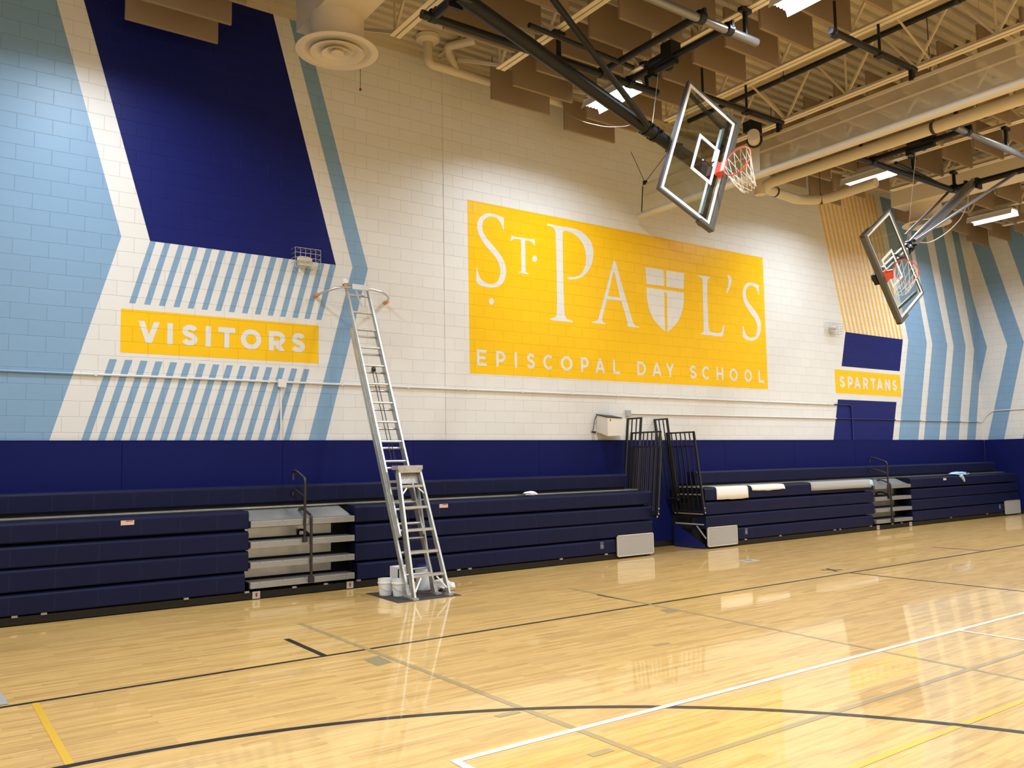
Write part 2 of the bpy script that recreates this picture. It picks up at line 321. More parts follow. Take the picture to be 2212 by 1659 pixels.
P1 = [(150,145,C),(230,165),(330,185),(440,200),(540,225),(630,270),(700,335),(750,415),(775,510),(775,600),(755,700),(710,790),(650,860),(580,900),(500,917),(440,915),(422,905,C),(422,885,C),(440,880),(500,885),(560,870),(610,835),(650,770),(670,690),(675,600),(660,500),(625,415),(575,345),(510,290),(440,258),(385,248),(360,258),(352,280,C),(355,500),(360,800),(368,1150),(378,1350),(392,1430),(425,1465),(470,1480),(498,1488,C),(492,1505,C),(350,1495),(185,1475,C),(185,1452,C),(225,1445),(255,1430),(270,1380),(275,1250),(270,800),(262,450),(252,270),(235,220),(200,190),(145,178,C),(138,160,C)]
A1 = [(655,120,C),(690,190),(760,450),(860,800),(960,1130),(1040,1400),(1085,1480),(1130,1508),(1182,1525,C),(1175,1545,C),(920,1510,C),(925,1480,C),(938,1470,C),(900,1310),(800,980,C),(500,945,C),(440,1180),(400,1340),(408,1400),(435,1430),(480,1448,C),(475,1470,C),(178,1438,C),(182,1418,C),(240,1405),(290,1385),(330,1300),(400,1030),(480,740),(560,430),(620,190)]
A1h = [(635,380,C),(665,420),(775,905,C),(515,875,C),(600,520)]
Q1 = [(133,160,C),(515,222,C),(527,250,C),(530,568,C),(160,522,C),(150,320)]
Q2 = [(578,235,C),(957,292,C),(945,632,C),(580,580,C)]
Q3 = [(158,590,C),(945,705,C),(950,830),(935,1000),(890,1170),(830,1300),(730,1420),(605,1535,C),(598,1200,C),(590,760),(570,715),(540,685,C),(540,900),(545,1200),(555,1525,C),(430,1410),(330,1290),(250,1150),(200,990),(170,800)]
L1 = [(165,145,C),(230,148),(330,160),(440,180,C),(440,198,C),(405,208),(380,240),(372,300),(372,600),(380,900),(390,1150),(405,1280),(440,1330),(520,1352),(600,1358),(650,1345),(680,1300),(700,1215),(720,1200),(745,1200,C),(728,1240),(715,1350),(700,1420,C),(680,1435,C),(550,1425),(400,1405),(220,1385,C),(222,1370),(270,1355),(290,1310),(292,1200),(285,900),(275,600),(270,300),(260,230),(235,190),(165,160,C)]
AP = [(785,130,C),(830,145),(870,185),(885,230),(875,310),(840,420),(780,525,C),(765,520,C),(795,400),(810,310),(808,220),(795,165)]
S2 = [(1455,355,C),(1462,555,C),(1445,555,C),(1430,490),(1400,420),(1350,375),(1290,358),(1235,375),(1200,420),(1180,490),(1183,560),(1205,640),(1250,725),(1320,815),(1400,920),(1460,1025),(1495,1130),(1502,1240),(1490,1340),(1455,1430),(1400,1490),(1330,1520),(1260,1518),(1190,1495),(1125,1445,C),(1115,1400),(1118,1210,C),(1132,1212,C),(1145,1290),(1180,1380),(1235,1440),(1290,1460),(1350,1445),(1395,1400),(1420,1320),(1425,1220),(1410,1150),(1370,1060),(1300,965),(1220,850),(1155,730),(1120,620),(1113,510),(1130,410),(1170,340),(1230,300),(1300,298),(1370,315)]
g1, g2, g3, g4, g5 = (1010, 440, 6.636), (1160, 460, 6.38), (1260, 550, 9.757), (1380, 560, 9.758), (1490, 580, 9.757)
paint('painted_lettering', [glyph([S1], *g1), glyph([T1], *g1), glyph([ell(962, 790, 34, 47)], *g1), glyph([ell(343, 1400, 38, 46)], *g1), glyph([P1], *g2), glyph([A1, A1h], *g3), glyph([L1], *g5), glyph([AP], *g5), glyph([S2], *g5)], 'block_white_x')
paint('painted_crest', [glyph([Q1], *g4), glyph([Q2], *g4), glyph([Q3], *g4)], 'block_white_x')
# ---- sans lettering from strokes in a unit box
def arc(cx, cy, rx, ry, a0, a1, n=14): return [(cx+rx*math.cos(math.radians(a0+(a1-a0)*i/n)), cy+ry*math.sin(math.radians(a0+(a1-a0)*i/n))) for i in range(n+1)]
# strokes: ('r', points) = ribbon, ('d', p, q) = diagonal limb cut level at both ends; box corners are the letter's outer edges
def bowl(y0, y1, k=.52):
    c, r = (y0+y1)/2, (y1-y0)/2
    return [(.0, y1), (k, y1)] + arc(k, c, 1-k, r, 90, -90) + [(.0, y0)]
SG = {'V': [('d', (0, 1), (.5, 0)), ('d', (1, 1), (.5, 0))], 'I': [('r', [(.5, 0), (.5, 1)])], 'T': [('r', [(-.0, 1), (1.0, 1)], 'h'), ('r', [(.5, 0), (.5, .93)])], 'O': [('r', arc(.5, .5, .5, .5, 0, 360, 32))],
 'S': [('r', [(.96, .83), (.84, .94), (.68, .985), (.50, 1.0), (.30, .97), (.13, .88), (.07, .74), (.13, .63), (.28, .56), (.50, .51), (.74, .445), (.90, .36), (.97, .25), (.91, .11), (.74, .03), (.50, 0), (.30, .02), (.13, .08), (.01, .18)])],
 'R': [('r', [(0, 0), (0, 1)]), ('r', bowl(.37, 1)), ('d', (.48, .37), (1, 0))], 'P': [('r', [(0, 0), (0, 1)]), ('r', bowl(.36, 1))],
 'A': [('d', (.5, 1), (0, 0)), ('d', (.5, 1), (1, 0)), ('r', [(.20, .24), (.80, .24)])], 'N': [('r', [(0, 0), (0, 1)]), ('r', [(1, 0), (1, 1)]), ('d', (0, 1), (1, 0))],
 'E': [('r', [(0, 0), (0, 1)]), ('r', [(0, 1), (1, 1)], 'h'), ('r', [(0, 0), (1, 0)], 'h'), ('r', [(0, .5), (.9, .5)], 'h')], 'C': [('r', arc(.55, .5, .55, .5, 46, 314, 26))], 'L': [('r', [(0, 0), (0, 1)]), ('r', [(0, 0), (1, 0)], 'h')],
 'D': [('r', [(0, 0), (0, 1)]), ('r', [(0, 1), (.42, 1)] + arc(.42, .5, .58, .5, 90, -90, 18) + [(0, 0)])], 'Y': [('d', (0, 1), (.5, .42)), ('d', (1, 1), (.5, .42)), ('r', [(.5, 0), (.5, .46)])], 'H': [('r', [(0, 0), (0, 1)]), ('r', [(1, 0), (1, 1)]), ('r', [(0, .5), (1, .5)], 'h')]}
def ribbon(b, pts, t, lift):
    P = [Vector((p[0], p[1])) for i, p in enumerate(pts) if i == 0 or math.hypot(p[0]-pts[i-1][0], p[1]-pts[i-1][1]) > 1e-5]; N = len(P); closed = (P[0]-P[-1]).length < 1e-4
    L = []; R = []
    for i in range(N):
        a = P[i-1] if i > 0 else (P[-2] if closed else None); c = P[i+1] if i < N-1 else (P[1] if closed else None)
        d0 = (P[i]-a).normalized() if a is not None else None; d1 = (c-P[i]).normalized() if c is not None else None
        n0 = Vector((-d0.y, d0.x)) if d0 is not None else None; n1 = Vector((-d1.y, d1.x)) if d1 is not None else None
        if n0 is None: m = n1
        elif n1 is None: m = n0
        else: m = (n0+n1).normalized(); m = m/max(.5, m.dot(n0))
        L.append(P[i]+m*t/2); R.append(P[i]-m*t/2)
    b.add([Vector((p.x, -lift, p.y)) for p in L+R], [(i, i+1, N+i+1, N+i) for i in range(N-1)])
def word(chars, z0, z1, t, y_px):
    b = MB(); h = t/2
    for ch, xl, xr in chars:
        X0, X1 = PY(xl, y_px(xl)).x, PY(xr, y_px(xr)).x; wd, ht = X1-X0, z1-z0
        for k, st in enumerate(SG[ch]):
            lift = GL+.0004*k
            if st[0] == 'd':
                (u0, v0), (u1, v1) = st[1], st[2]; dx, dz = (u1-u0)*(wd-t), (v1-v0)*ht; tw = min(t*math.hypot(dx, dz)/abs(dz), wd*.45)
                xa, xb = X0+tw/2+u0*(wd-tw), X0+tw/2+u1*(wd-tw); za, zb = z0+v0*ht, z0+v1*ht
                b.add([Vector((x, -lift, z)) for x, z in ((xa-tw/2, za), (xa+tw/2, za), (xb+tw/2, zb), (xb-tw/2, zb))], [(0, 1, 2, 3)])
            else:
                pts = st[1]; straight = len(pts) == 2; out = []
                for u, v in pts:
                    if straight and len(st) > 2: x, z = X0+u*wd, z0+h+v*(ht-t)
                    elif straight and ch == 'A': x, z = X0+u*wd, z0+h+v*(ht-t)
                    elif straight: x, z = X0+h+u*(wd-t), z0+v*ht
                    else: x, z = X0+h+u*(wd-t), z0+h+v*(ht-t)
                    out.append((x, z))
                ribbon(b, out, t, lift)
    return b
vz0, vz1 = PY(320, 741).z, PY(320, 694.5).z
yv = lambda x: 720+(x-300)*.075
word([('V', 298.4, 344.5), ('I', 361.7, 372.8), ('S', 391.8, 427.4), ('I', 444.6, 454.6), ('T', 471, 507.9), ('O', 520, 564.4), ('R', 580.5, 616), ('S', 628.8, 659.3)], vz0, vz1, .072, yv).build('painted_lettering', 'block_white_x', wb)
q = lambda x: 1006+x/3.16
ez0, ez1 = PY(q(80), 350+1388/3.16).z, PY(q(80), 350+1280/3.16).z
ye = lambda x: 772+(x-1030)*.058
word([(c_, q(a), q(b)) for c_, a, b in (('E',75,142),('P',207,270),('I',333,350),('S',415,473),('C',528,597),('O',648,727),('P',785,838),('A',883,950),('L',1005,1052),('D',1170,1228),('A',1270,1337),('Y',1365,1422),('S',1527,1575),('C',1612,1665),('H',1710,1757),('O',1800,1855),('O',1900,1952),('L',1997,2035))], ez0, ez1, .052, ye).build('painted_lettering', 'block_white_x', wb)
q2 = lambda x: 1750+x/4.74
sz0, sz1 = PY(q2(328), 650+888/4.74).z, PY(q2(328), 650+770/4.74).z
ys = lambda x: 825+(x-1813)*.065
word([(c_, q2(a), q2(b)) for c_, a, b in (('S',302,355),('P',385,437),('A',448,515),('R',540,592),('T',620,668),('A',679,745),('N',765,817),('S',840,888))], sz0, sz1, .068, ys).build('painted_lettering', 'block_white_x', wb)
# ------------------------------------------------------------------ floor markings (paint under the varnish)
LZ = .0012
NL = [0]
def fline(name, p, q, wd, m, z=LZ):
    NL[0] += 1; z += NL[0]*.00005
    p, q = Vector((p[0], p[1], z)), Vector((q[0], q[1], z)); d = (q-p).normalized(); n = Vector((-d.y, d.x, 0))*wd/2
    return MB().add([p+n, q+n, q-n, p-n], [(0, 1, 2, 3)]).build(name, m, fl)
fline('court_sideline', (XL+.6, -4.62), (XR-.7, -4.62), .05, 'line_black', LZ*1.2)
for x in (3.18, 7.33, 15.63): fline('bench_mark', (x, -3.65), (x, -4.59), .06 if x < 4 else .05, 'line_black')
fline('centre_line', (11.45, -4.62), (11.45, -19.6), .05, 'line_black')
fline('volleyball_line', (3.60, -2.95), (3.62, -9.5), .055, 'line_grey'); fline('volleyball_line', (7.42, -3.0), (7.05, -9.0), .05, 'line_grey')
fline('volleyball_line', (3.0, -8.5), (9.5, -8.5), .05, 'line_grey')
for x0, x1, y0 in ((3.36, 3.55, -7.12), (3.36, 3.53, -8.1), (5.75, 5.95, -6.25)): fline('volleyball_mark', (x0, y0), (x1, y0), .06, 'line_grey')
fline('key_line', (2.66, -7.68), (13.5, -7.68), .055, 'line_white', LZ*1.5); fline('key_line', (2.685, -7.68), (2.685, -11.5), .055, 'line_white', LZ*1.5); fline('key_line', (8.51, -7.69), (8.51, -9.5), .05, 'line_white', LZ*1.5)
fline('yellow_line', (.855, -4.65), (.857, -6.30), .05, 'line_yellow'); fline('yellow_line', (3.6, -9.17), (9.0, -9.15), .05, 'line_yellow')
ab = MB(); cc = Vector((.809, -11.746)); rr = 5.43; K = 80
vs = []
for i in range(K+1):
    a = math.radians(100-130*i/K)
    for r0 in (rr-.03, rr+.03): vs.append((cc.x+r0*math.cos(a), cc.y+r0*math.sin(a), LZ*1.8))
ab.add(vs, [(2*i, 2*i+1, 2*i+3, 2*i+2) for i in range(K)]); ab.build('three_point_arc', 'line_black', fl)
MB().add([PZ(785, 1425, LZ), PZ(815, 1439, LZ), PZ(847, 1430, LZ), PZ(818, 1417, LZ)], [(0, 1, 2, 3)]).build('faded_mark', 'ghost', fl)
MB().add([PZ(1425, 1317, LZ), PZ(1440, 1324, LZ), PZ(1468, 1319, LZ), PZ(1450, 1314, LZ)], [(0, 1, 2, 3)]).build('faded_mark', 'ghost', fl)
fline('taped_cross', (11.40, -4.18), (11.68, -4.36), .05, 'line_black'); fline('taped_cross', (11.44, -4.42), (11.62, -4.12), .05, 'line_black')
# ------------------------------------------------------------------ wall padding
def crash_pad(a, b, label, right=False):
    m = MB(); t = .045
    if not right:
        root = thing('crash_pad', label, 'wall pad', ((a+b)/2, -.02, .11), 'navy wall pads along the back wall')
        m.box((a+.003, -t, .11), (b-.003, -.012, ZP)).build('pad_cover', 'pad', root)
        MB().box((a, -.012, .11), (b, -.004, ZP)).build('pad_backing', 'seam', root)
        MB().box((a+.006, -t-.003, ZP-.012), (b-.006, -.002, ZP)).build('pad_edge', 'pad', root)
    else:
        root = thing('crash_pad', label, 'wall pad', (XR-.02, (a+b)/2, .11), 'navy wall pads along the right wall')
        m.box((XR-t, a+.006, .11), (XR-.004, b-.001, ZP)).build('pad_cover', 'pad', root)
px_ = [-2.05, .1, 2.3, 4.472, 6.644, 9.2, 11.3, 12.6, 14.176, 16.6, 19.003, 21.668, 24.1, 25.578]
pl = ['navy wall pad at the far left of the wall, beside the left corner', 'navy wall pad behind the left end of the left bleacher', 'navy wall pad left of the left aisle handrails', 'navy wall pad directly behind the leaning ladder', 'navy wall pad just right of the leaning ladder',
      'navy wall pad below the beige wall cabinet', 'navy wall pad seen in the gap between the two bleachers', 'navy wall pad behind the open end of the right bleacher', 'navy wall pad right of the guard rails, behind the white cloths', 'navy wall pad left of the right aisle handrails', 'navy wall pad right of the right aisle handrails', 'navy wall pad under the blue chevrons of the back wall', 'navy wall pad in the far right corner of the back wall']
for i in range(len(px_)-1): crash_pad(px_[i], px_[i+1], pl[i])
for i, (a, b) in enumerate(((-2.0, -.046), (-4.4, -2.0), (-7, -4.4))): crash_pad(a, b, ['navy wall pad on the right wall touching the far corner', 'navy wall pad on the right wall, second out from the corner', 'navy wall pad on the right wall, third out from the corner'][i], True)
bbm = MB().box((XL, -.035, 0), (XR-.03, -.004, .10)).build('baseboard_back', 'black'); tag(bbm, kind='structure')
bbm = MB().box((XR-.035, YB, 0), (XR-.004, -.04, .10)).build('baseboard_right', 'black'); tag(bbm, kind='structure')
# ------------------------------------------------------------------ bleachers
YF = -.98
ROWZ = [(.118, .355), (.378, .632), (.646, .888), (.920, 1.152)]
def bench(root, x0, x1, z0, z1, yf=YF, depth=.26, label=None):
    m = MB(); r = .042; pr = [(yf+depth, z1), (yf+r*1.25, z1)]+[(yf+r*1.25*(1-math.sin(a)), z1-r+r*math.cos(a)) for a in (.3, .62, .95, 1.27)]+[(yf, z1-r), (yf, z0+.012), (yf+.012, z0), (yf+depth, z0)]
    N = len(pr); xs = [x0, x1]
    m.add([(x, a, b) for x in xs for a, b in pr], [(i, (i+1) % N, N+(i+1) % N, N+i) for i in range(N)]+[tuple(range(N)), tuple(reversed(range(N, 2*N)))])
    m.mat(1); x = x0+.23
    while x < x1-.1:
        m.obox((x, yf+r*.62, z1-r*.40), (.035, 0, 0), (0, .013, .012), (0, -.004, .004)); x += .457  # glossy strips added for the highlights of the seat notches
    m.mat(2); x = x0+.457
    while x < x1-.2:
        m.box((x-.002, yf-.0008, z0+.015), (x+.002, yf+.004, z1-r)); x += .457
    return m.build('bench', ['bench', 'notch_gloss', 'seam'], root, smooth=False)
def grey_panel(root, x0, x1):
    o = MB().box((x0+.015, YF-.028, .055), (x1-.015, YF-.008, .395)).build('end_panel', 'greypanel', root)
    m = MB()
    for a, b in (((x0, .04), (x1, .055)), ((x0, .395), (x1, .41)), ((x0, .04), (x0+.015, .41)), ((x1-.015, .04), (x1, .41))): m.box((a[0], YF-.032, a[1]), (b[0], YF-.006, b[1]))
    m.build('panel_trim', 'trimalu', o)
    for x in (x0+.14, x1-.06):
        for z in (.14, .36): MB().lathe((x, YF-.028, z), [(.010, 0), (.010, .006), (0, .007)], 8, (0, -1, 0)).build('screw', 'trimalu', o)
    for x in (x0+.12, x1-.12): MB().tube([(x-.012, YF+.06, .035), (x+.012, YF+.06, .035)], .035, 12).build('caster', 'rubber', root)
def steps(root, x0, x1):
    tops = (.226, .483, .746, 1.016)
    for k, z in enumerate(tops):
        m = MB(); m.box((x0, YF-.01, z-.082), (x1, YF+.05, z)); m.mat(2); m.box((x0, YF+.05, z-.02), (x1, YF+.29, z-.003)); m.mat(0)
        for j in range(3): m.box((x0, YF-.016, z-.07+j*.024), (x1, YF-.008, z-.06+j*.024))
        for j in range(4): m.box((x0, YF+.07+j*.055, z-.004), (x1, YF+.085+j*.055, z+.0))
        m.mat(1)
        for j in range(5): m.lathe((x0+.12+j*(x1-x0-.24)/4, YF-.0105, z-.012), [(.007, 0), (.0, .003)], 8, (0, -1, 0))
        m.build('step', ['aluminium', 'black', 'tread'], root)
        if k < 3:
            z2 = tops[k+1]-.11
            MB().box((x0+.02, YF+.30, z+.03), (x1-.22, YF+.32, z2)).build('riser', 'galv', root)
    m = MB(); m.add([(x0-.02, YF+.05, 1.018), (x1-.02, YF+.05, 1.018), (x1-.10, YF+.36, 1.165), (x0-.02, YF+.36, 1.165)], [(0, 1, 2, 3)])
    m.add([(x0-.02, YF+.05, 1.008), (x1-.02, YF+.05, 1.008), (x1-.10, YF+.36, 1.150), (x0-.02, YF+.36, 1.150)], [(3, 2, 1, 0)])
    m.build('deck_plate', 'galv', root)
def handrails(root, X):
    pts = [(X, YF-.03, .735), (X, YF-.03, 1.52), (X, YF-.01, 1.56), (X, -.70, 1.655), (X, -.60, 1.66), (X, -.575, 1.62), (X, -.575, 1.535)]
    o = MB().tube(arcpts(pts, .05), .019, 10).build('handrail', 'bronze', root, True)
    MB().tube(arcpts([(X, YF-.03, 1.30), (X, -.66, 1.395), (X, -.57, 1.39), (X, -.56, 1.315)], .04), .017, 8).build('mid_rail', 'bronze', o, True)
    MB().box((X-.03, YF-.06, .70), (X+.03, YF-.008, .775)).build('rail_socket', 'black', o)
    pts = [(X+.09, YF-.035, .19), (X+.09, YF-.035, 1.02), (X+.09, YF-.02, 1.055), (X+.06, -.80, 1.135), (X+.03, -.72, 1.13), (X+.03, -.70, 1.02)]
    o = MB().tube(arcpts(pts, .05), .019, 10).build('handrail', 'bronze', root, True)
    MB().tube(arcpts([(X+.09, YF-.03, .775), (X+.06, -.80, .85), (X+.03, -.70, .845), (X+.03, -.69, .78)], .04), .017, 8).build('mid_rail', 'bronze', o, True)
    MB().box((X+.055, YF-.065, .155), (X+.125, YF-.008, .235)).build('rail_socket', 'black', o)
def guard(root, frames, xb, xt, zt):
    """leaning end guard frames in a plane across the bank's end"""
    def P(y, z): return Vector((xb+(xt-xb)*(z-.66)/(zt-.66), y, z))
    for (y0, y1, z0, z1, nb, side, ins) in frames:
        m = MB(); o = Vector((side, 0, 0)); r = .042
        m.bar(P(y0, z0)+o, P(y0, z1)+o, r, .03, (0, 1, 0)); m.bar(P(y1, z0)+o, P(y1, z1)+o, r, .03, (0, 1, 0)); m.bar(P(y0-.021, z1)+o, P(y1+.021, z1)+o, .03, .03); m.bar(P(y0, z0+.05)+o, P(y1, z0+.05)+o, .03, .03)
        for k in range(nb):
            y = y0+(y1-y0)*(k+1)/(nb+1); m.bar(P(y, z0+.05)+o, P(y, z1)+o, .018, .018, (0, 1, 0))
        g = m.build('guard_rail', 'black', root)
        for z in (z0+.03, z0+.12):
            MB().lathe(P(y0, z)+o+Vector((0, -.02, 0)), [(.013, 0), (.013, .012), (0, .015)], 8, (0, -1, 0)).build('bolt', 'chrome', g)
def wheelchair_sign(root, x, z, s=.055):
    y = YF-.002; o = MB().box((x-s*.62, y-.001, z-s), (x+s*.62, y, z+s)).build('access_sign', 'bench', root)
    m = MB(); yy = y-.0022
    def bx(a, b, c, d): m.box((x+a*s, yy-.0008, z+c*s), (x+b*s, yy, z+d*s))
    bx(-.62, .62, .92, 1); bx(-.62, .62, -1, -.92); bx(-.62, -.55, -1, 1); bx(.55, .62, -1, 1)
    bx(-.12, .02, -.15, .55); bx(-.12, .3, .12, .24); bx(-.12, .3, -.2, -.08); bx(.2, .34, -.5, -.08); bx(.2, .5, -.55, -.45)
    m.lathe((x-.03*s, yy, z+.72*s), [(.12*s, 0), (.12*s, .001), (0, .0012)], 10, (0, -1, 0)); m.lathe((x-.03*s, yy, z-.33*s), [(.40*s, 0), (.40*s, .001), (.29*s, .001), (.29*s, 0)], 18, (0, -1, 0))
    m.build('wheelchair_symbol', 'glyph', o)
def bank(name_label, segs, row1, aisle, row5, ends, x0, x1, panels, signs, stickers, guards, hx, rowx):
    root = thing('bleacher', name_label, 'bleachers', ((x0+x1)/2, -.5, 0), 'telescoping bleachers along the back wall')
    for k, (z0, z1) in enumerate(ROWZ):
        for a, b in (row1 if k == 0 else segs): bench(root, a, b, z0, z1)
    bench(root, row5[0], row5[1], 1.228, 1.468, -.55, .24)
    MB().box((x0, -.66, 1.165), (x1, -.30, 1.185)).build('walk_deck', 'galv', root)
    m = MB(); m.box((x0+.02, YF+.36, .02), (x1-.02, -.06, 1.16)); m.box((row5[0]+.02, -.50, 1.185), (row5[1]-.02, -.08, 1.23))
    for a, b in segs: m.box((a+.02, YF+.20, .02), (b-.02, YF+.37, 1.16))
    m.build('dark_interior', 'void', root)  # near-black fill standing for the shade inside the bank and between its rows
    kb = MB().box((x0+.03, YF+.02, .012), (x1-.03, YF+.05, .100)).build('kick_panel', 'kick', root)
    for x in ends: MB().box((x-.03, YF-.004, .098), (x+.03, YF+.03, .104)).box((x-.03, YF-.004, .112), (x+.03, YF+.03, .117)).box((x-.006, YF+.02, .104), (x+.006, YF+.03, .112)).build('seat_bracket', 'trimalu', kb)
    for x in ends: MB().tube([(x-.01, YF+.10, .02), (x+.01, YF+.10, .02)], .02, 10).build('wheel', 'rubber', root)
    steps(root, *aisle); handrails(root, hx)
    for x in (aisle[0]+.085, aisle[1]-.06):
        o = MB().box((x-.05, YF+.006, .012), (x+.05, YF+.019, .105)).build('row_plate', 'signgrey', root)
        MB().box((x-.012, YF+.003, .045), (x+.012, YF+.006, .085)).box((x-.006, YF+.003, .03), (x+.006, YF+.006, .045)).build('arrow_mark', 'red', o)
    for p in panels: grey_panel(root, *p)
    for x, z in signs: wheelchair_sign(root, x, z)
    for x, z in stickers:
        o = MB().box((x-.075, YF-.002, z-.028), (x+.075, YF-.0005, z+.028)).build('warning_sticker', 'sticker', root)
        m = MB(); m.box((x-.02, YF-.0035, z+.014), (x+.06, YF-.0022, z+.024))
        m.build('warning_print', 'red', o)
    for g in guards: guard(root, *g)
    return root
lb = bank('navy bleacher bank on the left with the big ladder leaning in front of it', [(-1.3, 3.675), (5.19, 11.03)], [(-1.3, 3.63), (5.22, 10.12)], (3.70, 5.17), (-1.3, 10.85),
     (-.4, 1.05, 1.34, 2.9, 3.66, 4.30, 4.75, 5.24, 6.9, 7.1, 8.9, 9.9), -1.3, 11.0, [(10.135, 11.02)], [(9.80, .265)], [(2.20, 1.085), (6.64, 1.085)],
     [([(-1.05, -.30, .66, 2.23, 6, .0, 0), (-1.13, -.42, .72, 1.96, 6, -.05, 0), (-.49, -.13, .9, 2.51, 2, .04, 0)], 11.06, 11.24, 2.23)], 4.43, None)
rb = bank('navy bleacher bank on the right with cloths laid along its top row', [(12.46, 18.17), (19.78, 25.35)], [(13.345, 18.1), (19.8, 24.42)], (18.22, 19.76), (12.72, 25.05),
     (13.6, 14.7, 16.6, 16.8, 18.0, 18.9, 19.3, 21.6, 23.5), 12.50, 25.3, [(12.465, 13.325), (24.46, 25.35)], [(13.62, .265), (24.2, .265)], [(21.4, 1.085)],
     [([(-.97, -.27, .66, 2.23, 5, .0, 0), (-.93, -.19, .70, 1.96, 5, .05, 0), (-.36, -.03, .9, 2.51, 2, -.04, 0)], 12.44, 12.22, 2.23)], 18.75, None)
# open end of the right bank
for z in (.46, .66, 1.03, 1.17): MB().box((12.44, -.93, z-.012), (12.47, -.2, z+.012)).build('end_bar', 'greypanel', rb)
MB().bar((12.455, -.75, .43), (12.455, -.97, .2), .02, .02).build('end_bar', 'greypanel', rb)
MB().add([(12.435, -.20, .464), (12.435, -.95, .08), (12.435, -.98, .01), (12.435, -.16, .01)], [(0, 1, 2, 3)]).add([(12.44, -.20, .464), (12.44, -.95, .08), (12.44, -.98, .01), (12.44, -.16, .01)], [(3, 2, 1, 0)]).build('end_skirt', 'navy_vinyl', rb)
# cloths and loose items on the right bank
def cloth(name, label, x0, x1, zlow, m, sag=.02, skew=0.0, top=.14, group=None, cat='cloth'):
    b = MB(); nx, L = 16, []
    prof = [(-.98+top+.10, 1.160), (-.98+.06, 1.160), (-.98+.012, 1.152), (-.986, 1.12), (-.990, (1.12+zlow)/2), (-.990, zlow)]
    for i in range(nx+1):
        x = x0+(x1-x0)*i/nx; wv = sag*.35*math.sin(i*.45+x0)+sag*.18*math.sin(i*1.3+1)
        for j, (yy, zz) in enumerate(prof):
            t = j/(len(prof)-1); L.append((x+skew*t, yy-abs(wv)*.25*t, zz+(wv*.6 if j == len(prof)-1 else 0)+.004))
    n = len(prof); fs = [(i*n+j, i*n+j+1, (i+1)*n+j+1, (i+1)*n+j) for i in range(nx) for j in range(n-1)]
    b.add(L, fs); o = b.build(name, m, smooth=True, origin=((x0+x1)/2, -.95, 1.16)); s = o.modifiers.new('t', 'SOLIDIFY'); s.thickness = .004; s.offset = 1
    return tag(o, label, cat, group)
cloth('cloth', 'white cloth hanging lowest over the top bench at the left end of the right bleacher', 12.78, 13.72, .915, 'paper')
cloth('cloth', 'smaller white cloth draped on the bench, right of the lower-hanging white one', 13.80, 14.86, 1.05, 'paper', .03, .05)
cloth('cloth', 'long grey cloth strip laid over the top bench left of the right aisle', 15.80, 18.08, .985, 'greycloth', .008)
cloth('cloth', 'small light blue scrap at the right end of the long grey cloth strip', 18.0, 18.14, 1.02, 'bluecloth', .01, .02)
def crumple(name, label, c, r, m, cat, seed, flat=.45):
    rnd = random.Random(seed); b = MB(); nu, nv = 14, 9; vs = []
    for j in range(nv):
        ph = math.pi*j/(nv-1)
        for i in range(nu):
            th = 2*math.pi*i/nu; k = 1+rnd.uniform(-.22, .22); vs.append((c[0]+r[0]*k*math.sin(ph)*math.cos(th), c[1]+r[1]*k*math.sin(ph)*math.sin(th), max(c[2]+.001, c[2]+r[2]+r[2]*k*math.cos(ph))))
    b.add(vs, [(j*nu+i, j*nu+(i+1) % nu, (j+1)*nu+(i+1) % nu, (j+1)*nu+i) for j in range(nv-1) for i in range(nu)])
    o = b.build(name, m, smooth=True, origin=c); return tag(o, label, cat)
crumple('rag', 'small crumpled white rag on the left bleacher, right of the stepladder', (8.43, -.78, 1.155), (.13, .06, .04), 'paper', 'rag', 3)
tee = crumple('shirt', 'crumpled light blue shirt on the far right end of the right bleacher', (22.35, -.86, 1.155), (.42, .13, .045), 'bluecloth', 'shirt', 5)
MB().tube([(22.2, -.99, 1.16), (22.3, -1.0, 1.06), (22.35, -1.0, 1.0)], .05, 8, r1=.02).build('sleeve', 'bluecloth', tee, True)
MB().lathe((22.62, -.86, 1.225), [(.0, .012), (.07, .008), (.12, 0)], 12).build('print_patch', 'lidblue', tee)
# ------------------------------------------------------------------ conduits and wall devices
def conduit(name, label, pts, r, m, cat='conduit', rad=.12):
    o = MB().tube(arcpts(pts, rad, 6), r, 10).build(name, m, origin=pts[0], smooth=True); return tag(o, label, cat)
yc = -.020
def split_conduit():
    # painted with the wall: one run, three colours by stretch
    root = thing('conduit', 'long horizontal conduit along the wall below the big yellow mural panel', 'conduit', (8.5, yc, 2.965))
    def xs(p, q, z): return line_at_z(p, q, z).x
    z = 2.965; e1 = xs((262, 511), (106.5, 951), z); cuts = [(XL, 'cond_sky')]
    segs = [(XL, e1, 'cond_sky'), (e1, 18.25, 'cond_white'), (18.25, 18.95, 'cond_royal')]
    c = MB(); 
    for a, b, mm in segs[:2]: MB().tube([(a, yc, z), (b, yc, z)], .016, 8).build('conduit_run', mm, root, True)
    MB().tube(arcpts([(18.25, yc, z), (19.0, yc, z), (19.0, yc, .2+1.9)], .12, 6), .016, 8).build('conduit_run', 'cond_royal', root, True)
    for i in range(18): MB().box((XL+.6+i*1.15, -.036, z-.02), (XL+.63+i*1.15, -.002, z+.02)).build('strap', 'cond_sky' if XL+.6+i*1.15 < e1-.1 else 'cond_white', root)
    return root
split_conduit()
lc = thing('conduit', 'lower conduit running right from the grey outlet box to the room corner', 'conduit', (11.45, yc, 2.625))
